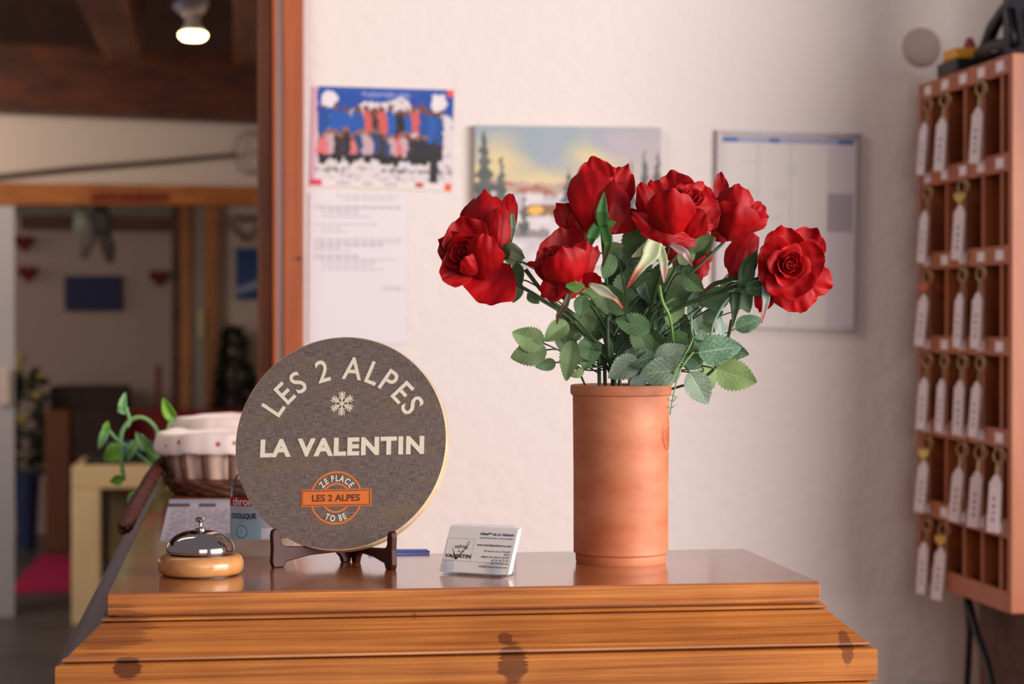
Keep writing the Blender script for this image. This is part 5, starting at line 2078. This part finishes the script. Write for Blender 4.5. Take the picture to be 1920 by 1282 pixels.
# blue pictures
def pic(quad, y, colr, name, label, extra=None):
    b = MB()
    slab(b, quad, y, 0, .03)
    o = b.build(name, colr, off=on_y(*quad[3], y))
    tag(o, label, 'picture')
    if extra:
        b = MB()
        slab(b, extra, y - .004, 0, .004)
        e = b.build('pale_slope', plain('pale_blue_print', (150, 160, 176), 0.6), o, off=o.location)
    return o
pic([(121, 517), (229, 517), (229, 583), (121, 583)], YD - .03, plain('dark_blue_picture', (22, 28, 72), 0.6), 'wall_picture', 'plain dark blue landscape picture in the middle of the dining room wall')
pic([(442, 465), (506, 465), (506, 561), (442, 561)], 12.66, plain('mid_blue_picture', (30, 62, 118), 0.4), 'ski_picture', 'blue picture with a pale slope at the right of the dining room', [(443, 540), (506, 516), (506, 532), (443, 552)])
M['redc'] = plain('red_felt', (104, 14, 18), 0.8)
def heart(px, py, y, s, name, label, cat, mat, ring_=False):
    c = on_y(px, py, y)
    b = MB()
    o1 = []
    for i in range(40):
        t = i / 40 * 2 * PI
        o1.append((16 * math.sin(t) ** 3 / 16 * s, (13 * math.cos(t) - 5 * math.cos(2 * t) - 2 * math.cos(3 * t) - math.cos(4 * t)) / 16 * s))
    if ring_:
        b.tube([V((x, 0, z)) for x, z in o1], s * .13, 8, closed=True)
    else:
        b.prism([V((x, -.02, z)) for x, z in o1], [V((x, .02, z)) for x, z in o1])
    o = b.build(name, mat, smooth=ring_, bevel=0 if ring_ else .01)
    o.location = c
    return tag(o, label, cat)
heart(297, 520, YD - .03, .062, 'red_lantern', 'small dark red heart hanging right of the dark blue picture', 'ornament', M['redc'])
heart(44, 455, YD - .03, .06, 'red_heart', 'upper dark red heart hanging beside the grey partition', 'ornament', M['redc'])
heart(51, 512, YD - .03, .06, 'red_heart', 'lower dark red heart hanging beside the grey partition', 'ornament', M['redc'])
heart(458, 425, 12.64, .085, 'heart_wreath', 'open brown heart wreath above the blue ski picture', 'wreath', plain('wreath_twig', (112, 84, 72), 0.8), True)
# hanging grey bundle near the rail
c = on_y(168, 436, 10.33)
rt = thing('hanging_ornament', 'grey green cloth ornament hanging from the lintel above the blue picture', 'ornament', c)
for k, (x0, y0, x1, y1, r0, r1, colr) in enumerate(((150, 385, 150, 440, .05, .045, (140, 146, 136)), (185, 385, 195, 440, .06, .05, (64, 66, 62)), (168, 415, 156, 485, .05, .02, (112, 108, 108)),
                                                    (190, 435, 208, 492, .05, .02, (74, 68, 66)))):
    b = MB()
    p0, p1 = on_y(x0, y0 - 3, 10.33) - c, on_y(x1, y1, 10.33) - c
    b.tube([p0, (p0 + p1) / 2 + V((.01, 0, 0)), p1], [r0 * .5, r0 * .8, r1 * .8], 12)
    b.build('cloth_strand', plain('cloth_%s' % 'abcd'[k], colr, 0.8), rt, smooth=True)
# dining furniture
M['redbench'] = plain('red_upholstery', (128, 20, 24), 0.7)
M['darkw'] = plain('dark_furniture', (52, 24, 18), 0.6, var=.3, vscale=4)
rt = thing('bench', 'red upholstered bench back along the dining room', 'bench', V((on_y(400, 800, 12.2).x, 12.2, 0)))
o4 = rt.location.copy()
b = MB()
slab(b, [(236, 768), (508, 768), (508, 900), (236, 900)], 12.2, 0, .08)
b.build('backrest', M['redbench'], rt, off=o4, bevel=.02)
b = MB()
p0, p1 = on_y(236, 900, 12.2), on_y(508, 900, 12.2)
b.box((p0.x, 11.75, 0.38), (p1.x, 12.2, .48))
b.build('seat', M['redbench'], rt, off=o4, bevel=.02)
b = MB()
b.box((p0.x, 11.8, 0), (p1.x, 12.2, .38))
b.build('bench_base', M['darkw'], rt, off=o4)
def block(quad, y, th, name, mat, label, cat, dropz=True):
    b = MB()
    pa = [on_y(px, py, y) for px, py in quad]
    x0, x1 = min(p.x for p in pa), max(p.x for p in pa)
    z1 = max(p.z for p in pa)
    b.box((x0, y, 0 if dropz else min(p.z for p in pa)), (x1, y + th, z1))
    o = b.build(name, mat, off=((x0 + x1) / 2, y + th / 2, 0), bevel=.01)
    return tag(o, label, cat)
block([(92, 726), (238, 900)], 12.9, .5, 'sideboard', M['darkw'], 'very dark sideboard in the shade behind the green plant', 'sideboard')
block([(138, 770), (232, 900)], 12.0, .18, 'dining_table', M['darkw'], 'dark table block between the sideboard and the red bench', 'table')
b = MB()
pc_ = on_y(300, 730, 12.5)
slab(b, [(291, 685), (303, 685), (299, 1150), (289, 1150)], 12.5, 0, .05)
o = b.build('chair_back_post', plain('red_brown_wood', (110, 44, 24), .5), off=pc_)
tag(o, 'thin red brown post standing above the dark furniture', 'post')
block([(84, 770), (132, 1000)], 12.5, .35, 'orange_cabinet', plain('orange_wood', (120, 66, 24), .5), 'orange brown wooden cabinet side behind the dark blue planter', 'cabinet')
# cream table at 9.3 m
yt = on_z(160, 1172, 0).y
print('table y', yt)
rt = thing('cream_table', 'pale cream wooden table with a square leg, left of the counter', 'table', V((on_y(210, 900, yt).x, yt, 0)))
o5 = rt.location.copy()
xa, xb_, xc_ = on_y(134, 900, yt).x, on_y(188, 900, yt).x, on_y(420, 900, yt).x
ztb = on_y(160, 874, yt).z
zt2 = on_y(160, 917, yt).z
M['cream'] = plain('cream_wood', (232, 204, 150), 0.45, var=.06, vscale=4)
b = MB()
b.box((xa, yt, 0), (xb_, yt + .10, zt2))
b.build('leg', M['cream'], rt, off=o5, bevel=.008)
b = MB()
b.box((xc_ - .13, yt, 0), (xc_, yt + .10, zt2))
b.build('leg', M['cream'], rt, off=o5, bevel=.008)
b = MB()
b.box((xa, yt, zt2), (xc_, yt + .7, ztb))
b.build('table_top', M['cream'], rt, off=o5, bevel=.008)
b = MB()
b.box((xb_ + .02, yt + .35, .08), (xc_ - .15, yt + .40, zt2 - .04))
b.build('modesty_panel', plain('olive_panel', (120, 104, 60), .6, var=.2, vscale=5), rt, off=o5)
b = MB()
pz = on_y(255, 860, yt + .3)
b.box((xa + .05, yt + .1, ztb), (xc_, yt + .6, ztb + .02))
o = b.build('table_mat', plain('dark_mat', (40, 30, 34), .6), off=(0 * 1.0 + pz.x, yt + .3, ztb))
tag(o, 'dark cloth laid over the cream table top', 'cloth')
b = MB()
b.lathe([(0, 0), (.05, 0), (.10, .035), (.13, .06), (.125, .062), (.09, .035), (0, .01)], seg=32)
o = b.build('blue_bowl', plain('bright_blue_ceramic', (84, 140, 206), .25), smooth=True)
o.location = (on_y(252, 850, yt + .3).x, yt + .3, ztb + .021)
tag(o, 'bright blue bowl on the cream table behind the green plant', 'bowl')
# pink rug
q = [on_z(14, 1112, 0), on_z(132, 1109, 0), on_z(138, 1043, 0), on_z(76, 1044, 0)]
b = MB()
b.prism([p + V((0, 0, .012)) for p in q], [p + V((0, 0, .001)) for p in q])
o = b.build('pink_rug', plain('magenta_rug', (190, 14, 84), .9, bump=.4, bscale=60), off=q[0])
tag(o, 'magenta pink rug on the dark floor left of the cream table', 'rug')
# planter and festive plant behind it
pp_ = on_z(52, 1010, 0)
cx_ = on_y(50, 940, 12.7)
rt = thing('planter', 'tall dark blue planter with a dim leafy plant carrying pale lights', 'plant', V((cx_.x, 12.7, 0)))
b = MB()
ztp = on_y(50, 882, 12.7).z
b.lathe([(0, 0), (.055, 0), (.080, ztp), (.070, ztp), (.06, ztp - .04), (0, ztp - .04)], seg=32)
b.build('planter_pot', plain('dark_blue_pot', (36, 48, 84), .4), rt, smooth=True, auto=40)
rp_ = random.Random(7)
b = MB()
lt = MB()
gold_b = MB()
def leafy(b, c, d, Ln, Wn, nrm):
    s_ = d.cross(nrm).normalized()
    q1 = [c, c + d * Ln * .3 + s_ * Wn, c + d * Ln * .7 + s_ * Wn * .8, c + d * Ln, c + d * Ln * .7 - s_ * Wn * .8, c + d * Ln * .3 - s_ * Wn]
    b.prism([p + nrm * .001 for p in q1], [p - nrm * .001 for p in q1])
for k in range(170):
    z = ztp + rp_.random() ** .9 * .62
    r_ = .16 * (1 - .4 * (z - ztp) / .62)
    a = rp_.uniform(0, 2 * PI)
    p = V((r_ * rp_.random() * math.cos(a) * .8, r_ * rp_.random() * math.sin(a), z - .02))
    leafy(b, p, V((math.cos(a), math.sin(a), rp_.uniform(-.3, .6))).normalized(), .09, .022, V((rp_.uniform(-1, 1), -1, rp_.uniform(-.5, .5))).normalized())
b.build('leaves', plain('dim_leaves', (44, 52, 32), .7), rt)
M['bauble'] = plain('pale_bauble', (186, 164, 84), .4)
for (px, py, s_) in ((40, 670, .032), (34, 690, .03), (70, 740, .03), (42, 785, .03), (76, 705, .022)):
    p = on_y(px, py, 12.5) - rt.location
    gold_b = MB()
    gold_b.lathe([(0, -s_), (s_ * .8, -s_ * .5), (s_, 0), (s_ * .8, s_ * .5), (0, s_)], p, 14)
    gold_b.build('pale_bauble', M['bauble'], rt, smooth=True)
# dark tree at the right
cx_ = on_y(440, 760, 12.3)
rt = thing('dark_fir', 'dark little fir tree beside the blue ski picture', 'tree', V((cx_.x, 12.48, on_y(440, 772, 12.2).z)))
b = MB()
h_ = on_y(440, 615, 12.35).z - rt.location.z
b.tube([V((0, 0, 0)), V((0, 0, h_))], [.02, .006], 8)
b.build('trunk', M['darkw'], rt)
b = MB()
for k in range(420):
    t = rp_.random() ** 1.3
    z = h_ * t
    r_ = .145 * max(0, 1 - t) ** .75 + .012
    a = rp_.uniform(0, 2 * PI)
    rr = r_ * rp_.uniform(.35, .8)
    p = V((rr * math.cos(a), rr * math.sin(a), z))
    leafy(b, p, V((math.cos(a), math.sin(a), rp_.uniform(-.1, .5))).normalized(), .065, .014, V((rp_.uniform(-1, 1), rp_.uniform(-1, 0), .6)).normalized())
b.build('needles', plain('dark_needles', (20, 30, 18), .8), rt)

# ------------------------------------------------------------------ pothos style cutting beside the basket
dv = 3.42
vp = at(322, 880, 3.30)
vb = on_z(318, 905, ZT)
rt = thing('trailing_plant', 'bright green trailing plant in a small glass left of the bread baskets', 'plant', V((vb.x, vb.y, ZT)))
o6 = rt.location.copy()
b = MB()
b.lathe([(0, .001), (.012, .001), (.0125, .003), (.0130, .045), (.0120, .045), (.0115, .004), (0, .004)], seg=24)
b.build('glass_vase', thin_glass('vase_glass', (222, 234, 190), 0.3), rt, smooth=True, auto=40)
M['vine'] = plain('vine_green', (128, 176, 110), .5)
M['vineleaf'] = plain('bright_vine_leaf', (132, 190, 60), .45)
M['vineleaf2'] = plain('pale_vine_leaf', (150, 206, 140), .45)
def wp(px, py, d=dv):
    return at(px, py, d) - o6
def curve(path, r):
    P = [wp(*p) for p in path]
    pts = []
    for i in range(len(P) - 1):
        t0 = (P[i + 1] - P[max(0, i - 1)]) / 5
        t1 = (P[min(len(P) - 1, i + 2)] - P[i]) / 5
        pts += bez(P[i], P[i] + t0, P[i + 1] - t1, P[i + 1], 6)[(1 if i else 0):]
    b = MB()
    b.tube(pts, r, 8)
    b.build('vine', M['vine'], rt, smooth=True)
root_ = (318, 890, 3.40)
curve([root_, (300, 870, 3.4), (296, 830, 3.42), (290, 800, 3.42), (262, 782, 3.42), (235, 798, 3.42), (226, 835, 3.42), (232, 900, 3.42)], .0035)
curve([root_, (280, 868, 3.42), (250, 845, 3.42), (222, 826, 3.42), (203, 806, 3.42)], .003)
curve([(238, 800, 3.42), (243, 788, 3.42), (236, 765, 3.42)], .0028)
curve([root_, (285, 850, 3.42), (272, 830, 3.42), (265, 815, 3.42)], .003)
curve([root_, (306, 850, 3.4), (316, 800, 3.4), (325, 782, 3.4)], .0028)
curve([root_, (296, 905, 3.42), (262, 930, 3.42), (248, 965, 3.42)], .0026)
def vleaf(px, py, ln, an, wr, mt='vineleaf', tz=.1):
    a = R_(an)
    d = cam_vec(math.cos(a), math.sin(a), tz)
    s_ = (d.cross(cb).normalized() + cb * .25).normalized()
    n_ = s_.cross(d).normalized()
    Lm = ln * dv / FPX
    c0 = wp(px, py) - d * Lm / 2
    b = MB()
    def f(u, v):
        uu = 2 * u - 1
        wv = max(0, math.sin(PI * min(1, v ** .7))) ** .8
        return c0 + d * Lm * v + s_ * uu * Lm * wr * wv + n_ * Lm * (.15 * abs(uu) * wv - .25 * (v - .4) ** 2)
    b.grid(f, 8, 12)
    b.build('leaf', M[mt], rt, smooth=True, solid=.0006)
vleaf(232, 756, 42, 85, .20, 'vineleaf2')
vleaf(230, 768, 22, 190, .4, 'vineleaf2')
vleaf(192, 822, 46, 252, .18, 'vine')
vleaf(200, 800, 22, 80, .35)
vleaf(212, 850, 44, 215, .42)
vleaf(316, 768, 50, 118, .24)
vleaf(268, 828, 46, 130, .28, 'vine')
vleaf(292, 845, 44, 60, .26)
vleaf(246, 845, 46, 250, .20, 'vine')
vleaf(218, 900, 26, 200, .4)
vleaf(248, 940, 40, 262, .24, 'vineleaf2')
vleaf(302, 878, 44, 60, .18, 'vineleaf2')
vleaf(320, 868, 30, 80, .2, 'vineleaf2')
